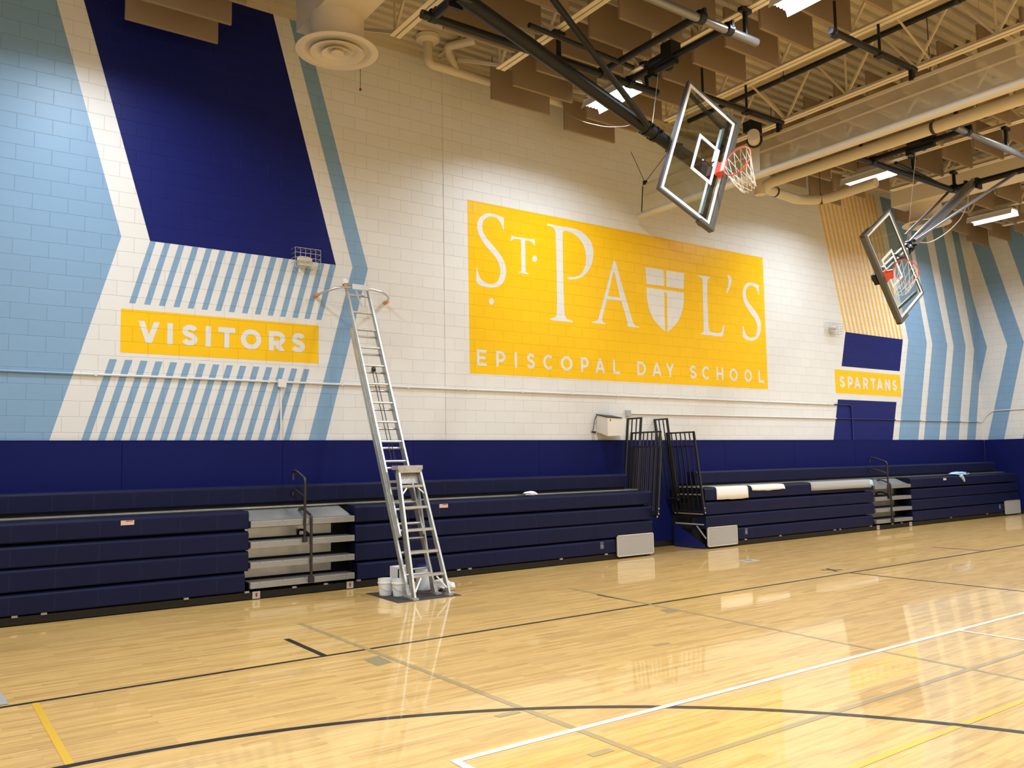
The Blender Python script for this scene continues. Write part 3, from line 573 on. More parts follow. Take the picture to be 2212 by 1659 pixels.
zc_ = 2.625; ex = [line_at_z(p, q, zc_).x for p, q in (((1810, 862.7), (1800.3, 951)), ((1936.7, 868.4), (1928.3, 951)), ((1962, 734.5), (1941, 951)), ((2002.1, 741.8), (1983.5, 951)), ((2014.1, 743), (1995.4, 951)), ((2046.4, 746), (2028.5, 951)), ((2060.1, 748), (2042.8, 951)), ((2086, 749.5), (2070.7, 951)), ((2104.4, 756), (2088.6, 951)), ((2117, 822), (2107.2, 951)))]
ex = [11.47]+ex+[XR-.045]
for i in range(len(ex)-1): MB().tube([(ex[i], yc, zc_), (ex[i+1], yc, zc_)], .015, 8, False).build('conduit_run', 'cond_white' if i % 2 == 0 else 'cond_royal' if i == 1 else 'cond_sky', lc, True)
conduit('conduit', 'conduit on the right wall bending up out of the corner', [(XR-.04, -.045, 2.66), (XR-.02, -.10, 2.76), (XR-.02, -.30, 2.94), (XR-.02, -5.0, 2.955)], .014, 'cond_white', rad=.2)
jb = thing('junction_box', 'white junction box on the conduit below the VISITORS panel', 'junction box', (4.46, -.03, 2.92))
MB().box((4.40, -.06, 2.89), (4.51, -.001, 3.0)).build('box_body', 'cond_white', jb); MB().box((4.395, -.066, 2.885), (4.515, -.06, 3.005)).build('cover_plate', 'cond_white', jb)
MB().tube([(4.45, -.03, 2.89), (4.45, -.03, 2.11)], .013, 8).build('drop_conduit', 'cond_white', jb, True)
ob = thing('outlet_box', 'small grey outlet box above the black guard rails', 'outlet', (11.42, -.03, 2.60))
MB().box((11.36, -.06, 2.57), (11.47, -.001, 2.69)).build('box_body', 'outlet', ob)
MB().box((11.37, -.065, 2.635), (11.46, -.06, 2.675)).box((11.37, -.065, 2.585), (11.46, -.06, 2.625)).build('receptacle', 'signgrey', ob)
cabn = thing('wall_cabinet', 'beige box with black lid on the wall beside the guard rails', 'cabinet', (10.84, -.15, 2.2))
b = MB(); b.add([(10.60, -.02, 2.26), (10.63, -.30, 2.17), (11.06, -.30, 2.19), (11.06, -.02, 2.25), (10.60, -.02, 2.58), (10.63, -.30, 2.515), (11.08, -.30, 2.50), (11.08, -.02, 2.56)], [(0, 3, 2, 1), (4, 5, 6, 7), (0, 1, 5, 4), (1, 2, 6, 5), (2, 3, 7, 6), (3, 0, 4, 7)]).build('box_body', 'beige_box', cabn)
MB().add([(10.59, -.02, 2.585), (10.62, -.31, 2.52), (11.0, -.31, 2.507), (11.0, -.02, 2.567), (10.59, -.02, 2.60), (10.62, -.31, 2.535), (11.0, -.31, 2.522), (11.0, -.02, 2.582)], [(0, 3, 2, 1), (4, 5, 6, 7), (0, 1, 5, 4), (1, 2, 6, 5), (2, 3, 7, 6), (3, 0, 4, 7)]).build('lid', 'black', cabn)
MB().lathe((10.70, -.301, 2.47), [(.014, 0), (.014, .004), (0, .005)], 12, (0, -1, 0)).build('lock', 'black', cabn)
MB().tube(arcpts([(10.61, -.03, 2.58), (10.53, -.05, 2.5), (10.50, -.04, 2.32), (10.47, -.05, 2.26), (10.55, -.05, 2.22)], .05), .007, 6).build('cable', 'black', cabn, True)
MB().box((10.46, -.07, 2.24), (10.54, -.03, 2.27)).build('plug', 'black', cabn)
def emergency_light(label, x0, x1, z0, z1):
    root = thing('emergency_light', label, 'emergency light', ((x0+x1)/2, -.05, z0), 'caged emergency lights on the back wall')
    g = MB(); d = -.17; nx, nz = 6, 5
    for i in range(nx):
        x = x0+(x1-x0)*i/(nx-1); g.tube([(x, 0, z1), (x, d, z1), (x, d, z0), (x, 0, z0)], .004, 5)
    for j in range(nz):
        z = z0+(z1-z0)*j/(nz-1); g.tube([(x0, 0, z), (x0, d, z), (x1, d, z), (x1, 0, z)], .004, 5)
    g.build('wire_guard', 'wire', root)
    c = (x0+x1)/2; MB().box((c-.10, -.09, z0+.05), (c+.10, -.001, z0+.15)).build('housing', 'lamp_head', root)
    MB().lathe((c-.02, -.08, z0+.14), [(0, -.12), (.025, -.115), (.045, -.09), (.052, -.05), (.052, .05), (.045, .09), (.025, .115), (0, .12)], 18, (1, 0, 0)).build('lamp_head', 'lamp_head', root, True)
emergency_light('caged emergency light at the lower edge of the dark blue panel', 4.60, 5.0, 4.69, 4.985)
emergency_light('caged emergency light left of the blue block above SPARTANS', 18.05, 18.58, 4.70, 4.95)
# ------------------------------------------------------------------ ladders
ld = thing('extension_ladder', 'tall aluminium extension ladder leaning on the wall with a wide stabiliser bar', 'ladder', (5.56, -2.2, 0))
LD = Vector((-.065, 1.93, 4.47)); LL = LD.length; lu = LD/LL; base = Vector((5.565, -2.2, 0)); nrm = Vector((0, -lu.z, lu.y)).normalized()
def LP(u, s, n=0.0): return base+Vector((u, 0, 0))+lu*s+nrm*n
for sgn in (-1, 1):
    MB().bar(LP(sgn*.203, .03, 0), LP(sgn*.200, 4.08, 0), .028, .072, (1, 0, 0)).build('base_rail', 'ladder', ld)
    MB().bar(LP(sgn*.180, .8, .075), LP(sgn*.178, 4.80, .075), .026, .062, (1, 0, 0)).build('fly_rail', 'ladder', ld)
    MB().tube([LP(sgn*.180, 4.78, .075), LP(sgn*.178, 4.84, .075)], .035, 10).build('rail_tip', 'orange_rubber', ld, True)
    f_ = MB(); f_.bar(LP(sgn*.206, .02), LP(sgn*.206, .16), .05, .085, (1, 0, 0)); f_.box((base.x+sgn*.206-.045, -2.29, .006), (base.x+sgn*.206+.045, -2.11, .03)); f_.build('ladder_foot', 'ladder_worn', ld)
MB().lathe(LP(-.18, 4.82, .075), [(.045, 0), (.055, .05), (.035, .10), (0, .11)], 10, lu).build('tip_cover', 'paper', ld, True)
for i in range(13):
    s = .30+.3048*i
    MB().tube([LP(-.195, s), LP(.195, s)], .017, 8).build('rung', 'ladder', ld, True)
for i in range(13):
    s = .98+.3048*i
    if s < 4.78: MB().tube([LP(-.17, s, .075), LP(.17, s, .075)], .017, 8).build('rung', 'ladder_worn' if i > 9 else 'ladder', ld, True)
for k in (-1, 1):
    MB().tube([LP(.03*k-.01, .9, .05), LP(.025*k, 3.35, .04)], .006, 6).build('rope', 'rope', ld)
MB().lathe(LP(0, 3.38, .04)-Vector((.02, 0, 0)), [(.0, 0), (.035, 0), (.035, .04), (0, .04)], 12, (1, 0, 0)).build('pulley', 'black', ld)
zs = 4.41; ysb = -.42
sp = [Vector((4.985, -.05, 4.305)), Vector((5.03, -.25, 4.34)), Vector((5.20, -.40, 4.40)), Vector((5.42, -.43, 4.42)), Vector((5.66, -.43, 4.42)), Vector((5.95, -.40, 4.39)), Vector((6.12, -.25, 4.34)), Vector((6.155, -.05, 4.31))]
st = MB().tube(arcpts(sp, .12, 6), .019, 10).build('stabiliser_bar', 'chrome', ld, True)
for p in (sp[0], sp[-1]): MB().tube([p+Vector((0, -.06, .005)), p+Vector((0, .035, -.003))], .032, 10).build('bar_tip', 'orange_rubber', st, True)
MB().box((5.38, -.475, 4.375), (5.66, -.445, 4.455)).build('bar_clamp', 'chrome', st)
MB().bar((5.44, -.45, 4.38), (5.52, -.52, 4.10), .02, .01).bar((5.60, -.45, 4.38), (5.57, -.52, 4.10), .03, .01).build('bar_brace', 'chrome', st)
# stepladder, folded and leant against the long ladder
sl_ = thing('stepladder', 'folded aluminium stepladder leaning on the front of the tall ladder', 'ladder', (5.58, -2.40, 0))
B0, B1, T0, T1_ = Vector((5.32, -2.43, .0)), Vector((5.86, -2.39, .0)), Vector((5.43, -1.80, 1.66)), Vector((5.76, -1.79, 1.66))
for a, b in ((B0, T0), (B1, T1_)):
    MB().bar(a+Vector((0, 0, .02)), b, .028, .075, (1, 0, 0)).build('front_rail', 'ladder', sl_)
    MB().box((a.x-.035, a.y-.06, .004), (a.x+.035, a.y+.05, .03)).build('foot', 'greypanel', sl_)
def SP(u, t): p, q = B0+(T0-B0)*t, B1+(T1_-B1)*t; return p+(q-p)*u
for t in (.17, .345, .515, .69, .86):
    a, b = SP(0, t), SP(1, t); MB().obox((a+b)/2+Vector((0, .01, 0)), (b-a)/2, (0, .042, 0), (0, 0, .016)).build('step', 'ladder', sl_)
a, b = SP(0, 1), SP(1, 1); cp = MB().obox((a+b)/2+Vector((0, .03, .02)), (b-a)/2*1.18, (0, .09, 0), (0, 0, .028)); cp.obox((a+b)/2+Vector((0, -.05, -.01)), (b-a)/2*1.1, (0, .008, 0), (0, 0, .04)); cp.build('top_cap', 'ladder_worn', sl_)
pt = MB(); c1_, c2_ = SP(.1, .985), SP(.9, .985); c3_, c4_ = SP(.1, .88), SP(.9, .88); off_ = Vector((0, .05, 0)); pt.add([c1_+off_, c2_+off_, c4_+off_, c3_+off_], [(0, 1, 2, 3)]); pt.add([v+Vector((0, .01, 0)) for v in (c1_+off_, c2_+off_, c4_+off_, c3_+off_)], [(3, 2, 1, 0)])
pt.build('pail_shelf', 'ladder_worn', sl_)
for u, b_ in ((.06, Vector((5.44, -2.12, .02))), (.94, Vector((5.78, -2.10, .02)))):
    MB().bar(b_, SP(u, .97)+Vector((0, .07, 0)), .022, .05, (1, 0, 0)).build('rear_rail', 'ladder', sl_)
for t in (.2, .45, .7):
    p = Vector((5.44, -2.12, .02)).lerp(SP(.06, .97)+Vector((0, .07, 0)), t); q_ = Vector((5.78, -2.10, .02)).lerp(SP(.94, .97)+Vector((0, .07, 0)), t); MB().tube([p, q_], .013, 8).build('rear_brace', 'ladder', sl_, True)
for s_, (u0, u1) in ((0, (.03, .26)), (1, (.97, .74))):
    MB().bar(SP(u0, .06)+Vector((0, -.03, 0)), SP(u1, .155)+Vector((0, -.02, 0)), .022, .008, (1, 0, 0)).build('knee_brace', 'ladder', sl_)
for u0, u1 in ((.05, .25), (.95, .75)): MB().bar(SP(u0, .80)+Vector((0, -.02, 0)), SP(u1, .845)+Vector((0, -.02, 0)), .02, .006, (1, 0, 0)).build('knee_brace', 'ladder', sl_)
# drop mat and painting gear
mt = MB().poly([[PZ(790, 1282, .001), PZ(860, 1303, .001), PZ(997, 1286, .001), PZ(930, 1270, .001)]], (0, 0, .004)).build('floor_mat', 'mat_dark', origin=(5.5, -2.0, 0)); tag(mt, 'dark grey floor mat under the ladders and paint buckets', 'mat')
def bucket(label, x, y, lab):
    root = thing('paint_bucket', label, 'bucket', (x, y, .005), 'white paint buckets by the ladder')
    MB().lathe((x, y, .005), [(0, 0), (.080, 0), (.094, .15), (.094, .152), (.100, .152), (.100, .175), (.094, .175), (.097, .215), (.090, .215), (.085, .17), (.076, .012), (0, .012)], 28).build('bucket_body', 'plastic_white', root, True)
    MB().lathe((x, y, .16), [(.101, 0), (.104, .01), (.101, .02)], 28).build('rim_band', 'plastic_white', root, True)
    h = [(x+.104*math.cos(a), y-.104*abs(math.sin(a))*.9-.004, .165-.10*math.sin(a)) for a in [math.pi*i/12 for i in range(13)]]
    MB().tube(h, .0025, 5).build('wire_handle', 'wire', root)
    if lab:
        m_ = MB(); K = 8; vs = []
        for i in range(K+1):
            th = math.radians(-55+75*i/K)
            for z, r in ((.03, .0835), (.13, .0935)): vs.append((x+(r+.0012)*math.cos(th), y+(r+.0012)*math.sin(th), z+.005))
        m_.add(vs, [(2*i, 2*i+2, 2*i+3, 2*i+1) for i in range(K)]); m_.build('bucket_label', 'labelblue', root)
bucket('plain white paint bucket at the back, left of the ladder feet', 5.235, -1.80, False)
bucket('front white paint bucket with a blue label, beside the ladder foot', 5.345, -1.985, True)
bx_ = thing('carton', 'white carton with blue and black print behind the buckets', 'carton', (5.60, -1.60, .005))
MB().box((5.46, -1.70, .005), (5.70, -1.50, .335)).build('carton_body', 'paper', bx_)
m = MB(); m.box((5.475, -1.7015, .08), (5.495, -1.7002, .31)); m.lathe((5.575, -1.7002, .275), [(.014, 0), (.014, .001), (0, .0012)], 12, (0, -1, 0)); m.build('black_print', 'black', bx_)
m = MB()
for k, (z0_, z1_) in enumerate(((.10, .118), (.125, .142), (.148, .170), (.176, .20), (.206, .222))): m.box((5.555+.006*(k % 2), -1.7015, z0_), (5.583+.006*((k+1) % 2), -1.7002, z1_))
m.build('blue_print', 'labelblue', bx_)
bn = thing('bin', 'white bin with a navy lid standing behind the stepladder', 'bin', (5.86, -1.72, .005))
MB().lathe((5.86, -1.72, .005), [(0, 0), (.10, 0), (.115, .29), (.11, .29), (.098, .01), (0, .01)], 24).build('bin_body', 'plastic_white', bn, True)
MB().lathe((5.86, -1.72, .285), [(0, .05), (.10, .05), (.105, .045), (.112, 0), (.118, 0)], 24).build('bin_lid', 'lidblue', bn, True)
crumple('rag', 'white rag heaped on the mat between the stepladder legs', (6.0, -1.98, .006), (.15, .10, .075), 'paper', 'rag', 11)
crumple('rag', 'small white rag at the right foot of the stepladder', (6.10, -2.05, .006), (.07, .06, .05), 'paper', 'rag', 14)
gm = MB().add([(-1.2, -3.70, .003), (.66, -3.76, .003), (.69, -4.56, .003), (-1.2, -4.50, .003), (-1.2, -3.70, .007), (.66, -3.76, .007), (.69, -4.56, .007), (-1.2, -4.50, .007)], [(0, 3, 2, 1), (4, 5, 6, 7), (0, 1, 5, 4), (1, 2, 6, 5), (2, 3, 7, 6), (3, 0, 4, 7)]).build('floor_mat', 'greypanel', origin=(-.2, -4.1, 0)); tag(gm, 'grey mat whose corner pokes in at the left edge of the floor', 'mat')
fp = thing('floor_plate', 'small metal floor plate set in the wood in front of the right bleacher', 'floor plate', (11.6, -2.65, 0))
MB().box((11.42, -2.76, .0), (11.76, -2.54, .004)).build('plate', 'greypanel', fp); MB().lathe((11.59, -2.65, .004), [(.06, 0), (.06, .002), (.045, .002), (.045, 0)], 20).build('plate_ring', 'steel_grey', fp)
# ------------------------------------------------------------------ roof steel
JX = [1.77+1.83*k for k in range(13)]
def joist(k, x):
    root = thing('roof_joist', ('tan open-web steel joist under the roof deck, %s from the left wall' % ('first second third fourth fifth sixth seventh eighth ninth tenth eleventh twelfth thirteenth'.split()[k])), 'roof joist', (x, -12, 7.79), 'open-web steel roof joists')
    zb, zt, y0, y1 = 7.79, 8.68, -1.78, -22.4
    m = MB()
    for s in (-1, 1):
        m.box((x+s*.049-.036, y1, zb), (x+s*.049+.036, y0, zb+.008)); m.box((x+s*.017-.004, y1, zb+.008), (x+s*.017+.004, y0, zb+.07))
    m.build('bottom_chord', 'joist', root)
    m = MB()
    for s in (-1, 1): m.box((x+s*.045-.034, YB, zt+.04), (x+s*.045+.034, -.02, zt+.048)); m.box((x+s*.015-.004, YB, zt-.02), (x+s*.015+.004, -.02, zt+.04))
    m.build('top_chord', 'joist', root)
    m = MB(); m.bar((x, y0-.05, zb+.05), (x, -.10, zt), .05, .05); m.bar((x, y1, zb+.05), (x, YB+.1, zt), .05, .05); n_ = 17; p = (y1-y0)/n_
    for i in range(n_):
        a = y0+p*i; m.bar((x, a, zb+.04), (x, a+p/2, zt), .034, .034); m.bar((x, a+p/2, zt), (x, a+p, zb+.04), .034, .034)
        if i % 2 == 0: m.bar((x, a, zb+.04), (x, a, zt), .03, .03)
    m.build('web', 'joist', root)
for k, x in enumerate(JX): joist(k, x)
def brace(label, y):
    x0, x1 = JX[5], JX[6]; root = thing('cross_brace', label, 'cross brace', ((x0+x1)/2, y, 7.85), 'diagonal braces between the joists')
    MB().bar((x0+.02, y, 7.84), (x1-.02, y-.02, 8.66), .045, .01).build('brace_bar', 'joist', root); MB().bar((x0+.02, y-.05, 8.66), (x1-.02, y-.07, 7.84), .045, .01).build('brace_bar', 'joist', root)
brace('crossed tan braces between joists, left above the divider curtain', -2.9); brace('crossed tan braces between joists, right above the divider curtain', -5.6)
# ------------------------------------------------------------------ acoustic baffles
bd = {0: 'over the dark blue panel', 2: 'over the left hoop hinge', 3: 'over the left hoop mast', 4: 'over the left backboard', 6: 'behind the divider curtain', 7: 'just right of the curtain',
      8: 'over the right backboard', 10: 'beside the right diffuser', 11: 'in the second bay from the right wall', 12: 'next to the right wall', 9: 'over the right hoop mast'}
ORD = 'first second third fourth fifth sixth seventh eighth ninth tenth eleventh twelfth thirteenth fourteenth fifteenth'.split()
src = None; ZB_ = 7.70
for k in (0, 2, 3, 4, 6, 7, 8, 10, 11, 12):
    cnt = 0
    for j in range(16):
        y = -(.035 if k % 2 == 0 else .36) - .617*(j+1) + (.0 if k else 0)
        if k == 0: y = -.38-.617*j
        if k == 3: y = -.99-.617*j
        if k == 2 and y > -2.1: continue
        if k in (10,) and -2.3 < y < -.9: continue
        x0 = JX[k]+.37; x1 = min(x0+1.22, XR-.1)
        vis = False
        for P in ((x0, y, ZB_), (x1, y, ZB_), (x0, y, ZB_+.6), (x1, y, ZB_+.6)):
            u, v, z = proj(P)
            if z > .5 and -5 < u < 2217 and -5 < v: vis = True
        if not vis: continue
        if src is None:
            me = MB().box((-.61, -.024, 0), (.61, .024, .60)).build('baffle_panel', 'baffle'); bv = me.modifiers.new('b', 'BEVEL'); bv.width = .008; bv.segments = 2
            wi = MB().tube([(-.5, 0, .60), (-.5, 0, 1.035)], .004, 5).tube([(.5, 0, .60), (.5, 0, 1.035)], .004, 5).build('hanger_wire', 'wire')
            src = (me, wi); a_, b_ = me, wi
        else:
            a_, b_ = src[0].copy(), src[1].copy(); COL.objects.link(a_); COL.objects.link(b_)
        a_.name = 'acoustic_baffle'; a_.location = ((x0+x1)/2, y, ZB_); b_.parent = a_; b_.location = (0, 0, 0)
        if x1-x0 < 1.2: a_.scale.x = (x1-x0)/1.22
        tag(a_, 'brown acoustic baffle %s, %s from mural wall' % (bd[k], ORD[cnt]), 'acoustic baffle', 'hanging acoustic baffles'); cnt += 1
# ------------------------------------------------------------------ light fixtures
ZF = 7.55
def fixture(x, y, label):
    root = thing('light_fixture', label, 'ceiling light', (x, y, ZF), 'high-bay ceiling lights')
    hx, hy, z = .20, .54, ZF
    m = MB(); m.box((x-.15, y-hy, z+.115), (x+.15, y+hy, z+.15))
    for s in (-1, 1):
        m.add([(x+s*.15, y-hy, z+.115), (x+s*.15, y+hy, z+.115), (x+s*hx, y+hy, z), (x+s*hx, y-hy, z)], [(0, 1, 2, 3)]); m.add([(x+s*.155, y-hy, z+.118), (x+s*.155, y+hy, z+.118), (x+s*(hx+.006), y+hy, z), (x+s*(hx+.006), y-hy, z)], [(3, 2, 1, 0)])
    m.build('reflector', 'fixture', root)
    for i in range(4):
        tx = x-.108+.072*i; MB().tube([(tx, y-hy+.02, z+.085), (tx, y+hy-.02, z+.085)], .026, 10).build('lamp_tube', 'tube', root, True)
    for s in (-1, 1): MB().tube([(x, y+s*.4, z+.15), (x, y+s*.4, 7.80)], .006, 6).build('hanger_rod', 'wire', root)
    ld_ = bpy.data.lights.new('lamp_light', 'AREA'); ld_.shape = 'RECTANGLE'; ld_.size = .20; ld_.size_y = 1.02; ld_.energy = LAMP_W; ld_.color = (.86, .97, 1.07); ld_.spread = math.radians(156)
    lo = bpy.data.objects.new('lamp_light', ld_); COL.objects.link(lo); lo.parent = root; lo.location = (0, 0, .055)
FY = [-2.33-3.75*i for i in range(6)]; FX = [JX[0], JX[4], JX[8], JX[11]]
for x, y, t in ((FX[1], FY[0], 'bright ceiling light partly hidden by the left hoop mast'), (FX[1], FY[1], 'bright ceiling light at the top edge, right of the left backboard'), (FX[2], FY[0], 'bright ceiling light under the tan pipe, left of the right hoop'), (FX[3], FY[0], 'bright ceiling light at the far right edge, beyond the right hoop')): fixture(x, y, t)
for i, x in enumerate(FX):
    for j, y in enumerate(FY):
        if (i, j) in ((1, 0), (1, 1), (2, 0), (3, 0)): continue
        fixture(x, y, 'ceiling light outside the picture over the %s, %s row out from mural wall' % (('left end', 'left court', 'right court', 'right end')[i], ORD[j]))
# ------------------------------------------------------------------ ducts and diffusers
def duct(label, x0, x1, yend, dx, dy, dlabel):
    root = thing('air_duct', label, 'air duct', ((x0+x1)/2, yend-1, 7.75), 'rectangular air ducts')
    m = MB().box((x0, YB+1, 7.75), (x1, yend, 8.30))
    for i in range(5): yy = yend-1.5-i*2.4; m.box((x0-.012, yy-.03, 7.738), (x1+.012, yy, 8.312))
    m.build('duct_body', 'duct', root)
    MB().tube([(dx, dy, 7.78), (dx, dy, 7.33)], .36, 32).build('duct_neck', 'duct', root, True)
    m = MB()
    for i in range(4): m.tube([(x0+.05, yend-.4-i*4, 8.3), (x0+.05, yend-.4-i*4, 8.74)], .006, 5)
    m.build('duct_hanger', 'wire', root)
    df = thing('air_diffuser', dlabel, 'air diffuser', (dx, dy, 7.28), 'round ceiling air diffusers')
    MB().lathe((dx, dy, 7.28), [(.36, .06), (.55, .03), (.55, .02), (.47, .015), (.45, .02), (.36, .09)], 48).build('outer_ring', 'duct', df, True)
    MB().lathe((dx, dy, 7.28), [(.20, .09), (.36, .0), (.345, .0), (.19, .07)], 48).build('middle_cone', 'duct', df, True)
    MB().lathe((dx, dy, 7.28), [(.10, .08), (.205, -.01), (.19, -.01), (.09, .06)], 40).build('inner_cone', 'duct', df, True)
    MB().lathe((dx, dy, 7.28), [(0, -.02), (.085, -.015), (.09, .0), (.05, .05), (0, .06)], 32).build('centre_cap', 'duct', df, True)
    MB().lathe((dx, dy, 7.40), [(0, 0), (.355, 0)], 32).build('dark_gap_disc', 'void', df)  # black disc added to make the gaps between the rings look shaded
    m = MB()
    for a in range(4): c_, s_ = math.cos(a*math.pi/2), math.sin(a*math.pi/2); m.bar((dx+.05*c_, dy+.05*s_, 7.345), (dx+.44*c_, dy+.44*s_, 7.345), .012, .02)
    m.build('ring_support', 'duct', df)
duct('tan rectangular air duct overhead, left of the left hoop', 4.19, 4.84, -1.22, 4.53, -1.83, 'large round tan air diffuser in front of the dark blue wall panel')
duct('tan rectangular air duct behind the right hoop', 19.36, 19.98, -1.15, 20.0, -1.66, 'round tan air diffuser behind the right hoop mast')
cd = thing('pull_cord', 'thin cord with a dark bob hanging by the round diffuser', 'pull cord', (5.03, -1.5, 7.0))
MB().tube([(5.03, -1.5, 8.74), (5.03, -1.5, 7.04)], .004, 5).build('cord', 'rope', cd); MB().lathe((5.03, -1.5, 7.0), [(0, 0), (.018, .01), (.018, .035), (0, .05)], 10).build('bob', 'red', cd, True)
# ------------------------------------------------------------------ rain pipes
def pipe(name, label, pts, r, m='pipecream', cat='pipe', rad=.22, group=None, hang=()):
    root = thing(name, label, cat, pts[0], group)
    MB().tube(arcpts(pts, rad, 7), r, 18).build('pipe_run', m, root, True)
    if hang:
        h = MB()
        for p in hang: h.tube([(p[0], p[1], p[2]+r*.9), (p[0], p[1], 8.74)], .007, 6); h.lathe((p[0], p[1], p[2]), [(r+.003, -.025), (r+.008, -.025), (r+.008, .025), (r+.003, .025)], 18, p[3])
        h.build('pipe_hanger', 'rope', root)
    return root
p_ = pipe('drain_pipe', 'thick tan pipe below the divider curtain, ending in a U by the wall', [(13.02, -20, 6.88), (13.02, -2.12, 6.87), (14.40, -2.02, 6.86), (14.80, -2.35, 6.86), (14.80, -3.45, 6.90)], .095, rad=.35, hang=((13.02, -5.5, 6.87, (0, 1, 0)), (13.55, -2.08, 6.87, (1, 0, 0)), (14.72, -2.30, 6.86, (1, -.6, 0))))
MB().tube([(13.02, -2.14, 6.92), (13.02, -2.14, 6.70)], .10, 16).build('cleanout', 'pipecream', p_, True)
zr = 8.27; yr = -.5
q_ = pipe('drain_pipe', 'tan drain pipe along the top of the wall near the left hoop hinge', [(6.72, yr, 8.72), (6.72, yr, zr), (9.6, yr, zr)], .075, rad=.12, hang=((8.0, yr, zr, (1, 0, 0)),))
MB().tube(arcpts([(7.26, yr, zr), (7.05, yr-.06, 8.62), (7.35, yr-.45, 8.66)], .06, 5), .07, 16).build('pipe_branch', 'pipecream', q_, True)
MB().lathe((6.72, yr, 8.62), [(.08, 0), (.19, .04), (.21, .10)], 24).build('drain_bowl', 'pipecream', q_, True)
bp_ = pipe('sprinkler_pipe', 'black pipe threaded between the joists above the divider curtain', [(12.15, -1.2, 8.28), (12.15, -16, 8.28)], .045, 'steel_black', hang=((12.15, -3.4, 8.28, (0, 1, 0)), (12.15, -6.4, 8.28, (0, 1, 0))))
# ------------------------------------------------------------------ divider curtain
XC = 11.75
dc = thing('divider_curtain', 'folded cream mesh divider curtain hanging across the gym between the hoops', 'curtain', (XC, -8, 6.55))
m = MB(); ys_ = [-.30-.4*i for i in range(52)]
for sgn in (0,):
    rows = [7.19, 7.03, 6.90, 6.75, 6.60]; vs = []
    for i, yy in enumerate(ys_):
        for j, zz in enumerate(rows): vs.append((XC+.012*math.sin(i*.9+j), yy if j < 4 else yy+.08, zz))
    R_ = len(rows); m.add(vs, [(i*R_+j, i*R_+j+1, (i+1)*R_+j+1, (i+1)*R_+j) for i in range(len(ys_)-1) for j in range(R_-1)])
m.build('mesh_sheet', 'curtain', dc)
MB().tube([(XC, -.17, 6.575), (XC, -21, 6.575)], .065, 16).build('bottom_roll', 'pipecream', dc, True)
MB().box((XC-.012, -21, 7.15), (XC+.012, -.30, 7.20)).build('top_hem', 'pipecream', dc); MB().box((XC-.02, -21, 6.935), (XC-.013, -.35, 6.965)).build('middle_hem', 'pipecream', dc)
for i, yy in enumerate((-3.05, -8.5, -14)): MB().box((XC-.03, yy-.10, 6.54), (XC-.02, yy+.10, 7.22)).build('lift_strap', 'pipecream', dc)
m = MB(); m.tube([(XC, -.30, 7.19), (XC, -.24, 6.60)], .012, 6); m.tube([(XC, -.36, 7.22), (XC-.02, -.02, 7.95)], .006, 5); m.tube([(XC, -.36, 7.22), (XC, -1.2, 7.76)], .006, 5); m.box((XC-.03, -.40, 7.17), (XC+.03, -.33, 7.25)); m.build('end_cable', 'steel_black', dc)
for yy in (-3.55, -5.87): MB().tube([(9.75, yy, 7.36), (11.85, yy, 7.36)], .045, 12).build('support_pipe', 'steel_black', dc, True)
for yy in (-3.55, -5.87):
    for x in (9.75+.12, 10.92): MB().tube([(x, yy, 7.34), (x, yy, 7.80)], .02, 8).box((x-.06, yy-.06, 7.31), (x+.06, yy+.06, 7.34)).build('support_bracket', 'steel_black', dc)
    MB().box((XC-.04, yy-.03, 7.18), (XC+.04, yy+.03, 7.40)).build('support_bracket', 'steel_black', dc)
mo = PY(1607, 280, -3.4); mo = Vector((11.35, -3.35, 7.05))
MB().tube([mo+Vector((-.16, -.1, 0)), mo+Vector((.05, .05, 0))], .10, 18).build('winch_drum', 'pipecream', dc, True)
MB().lathe(mo+Vector((.06, .05, 0)), [(0, 0), (.13, 0), (.13, .04), (0, .04)], 20, (1, .6, 0)).build('winch_wheel', 'chrome_black', dc, True)
MB().box(mo+Vector((-.14, -.05, .10)), mo+Vector((.14, .12, .28))).build('winch_bracket', 'steel_black', dc)
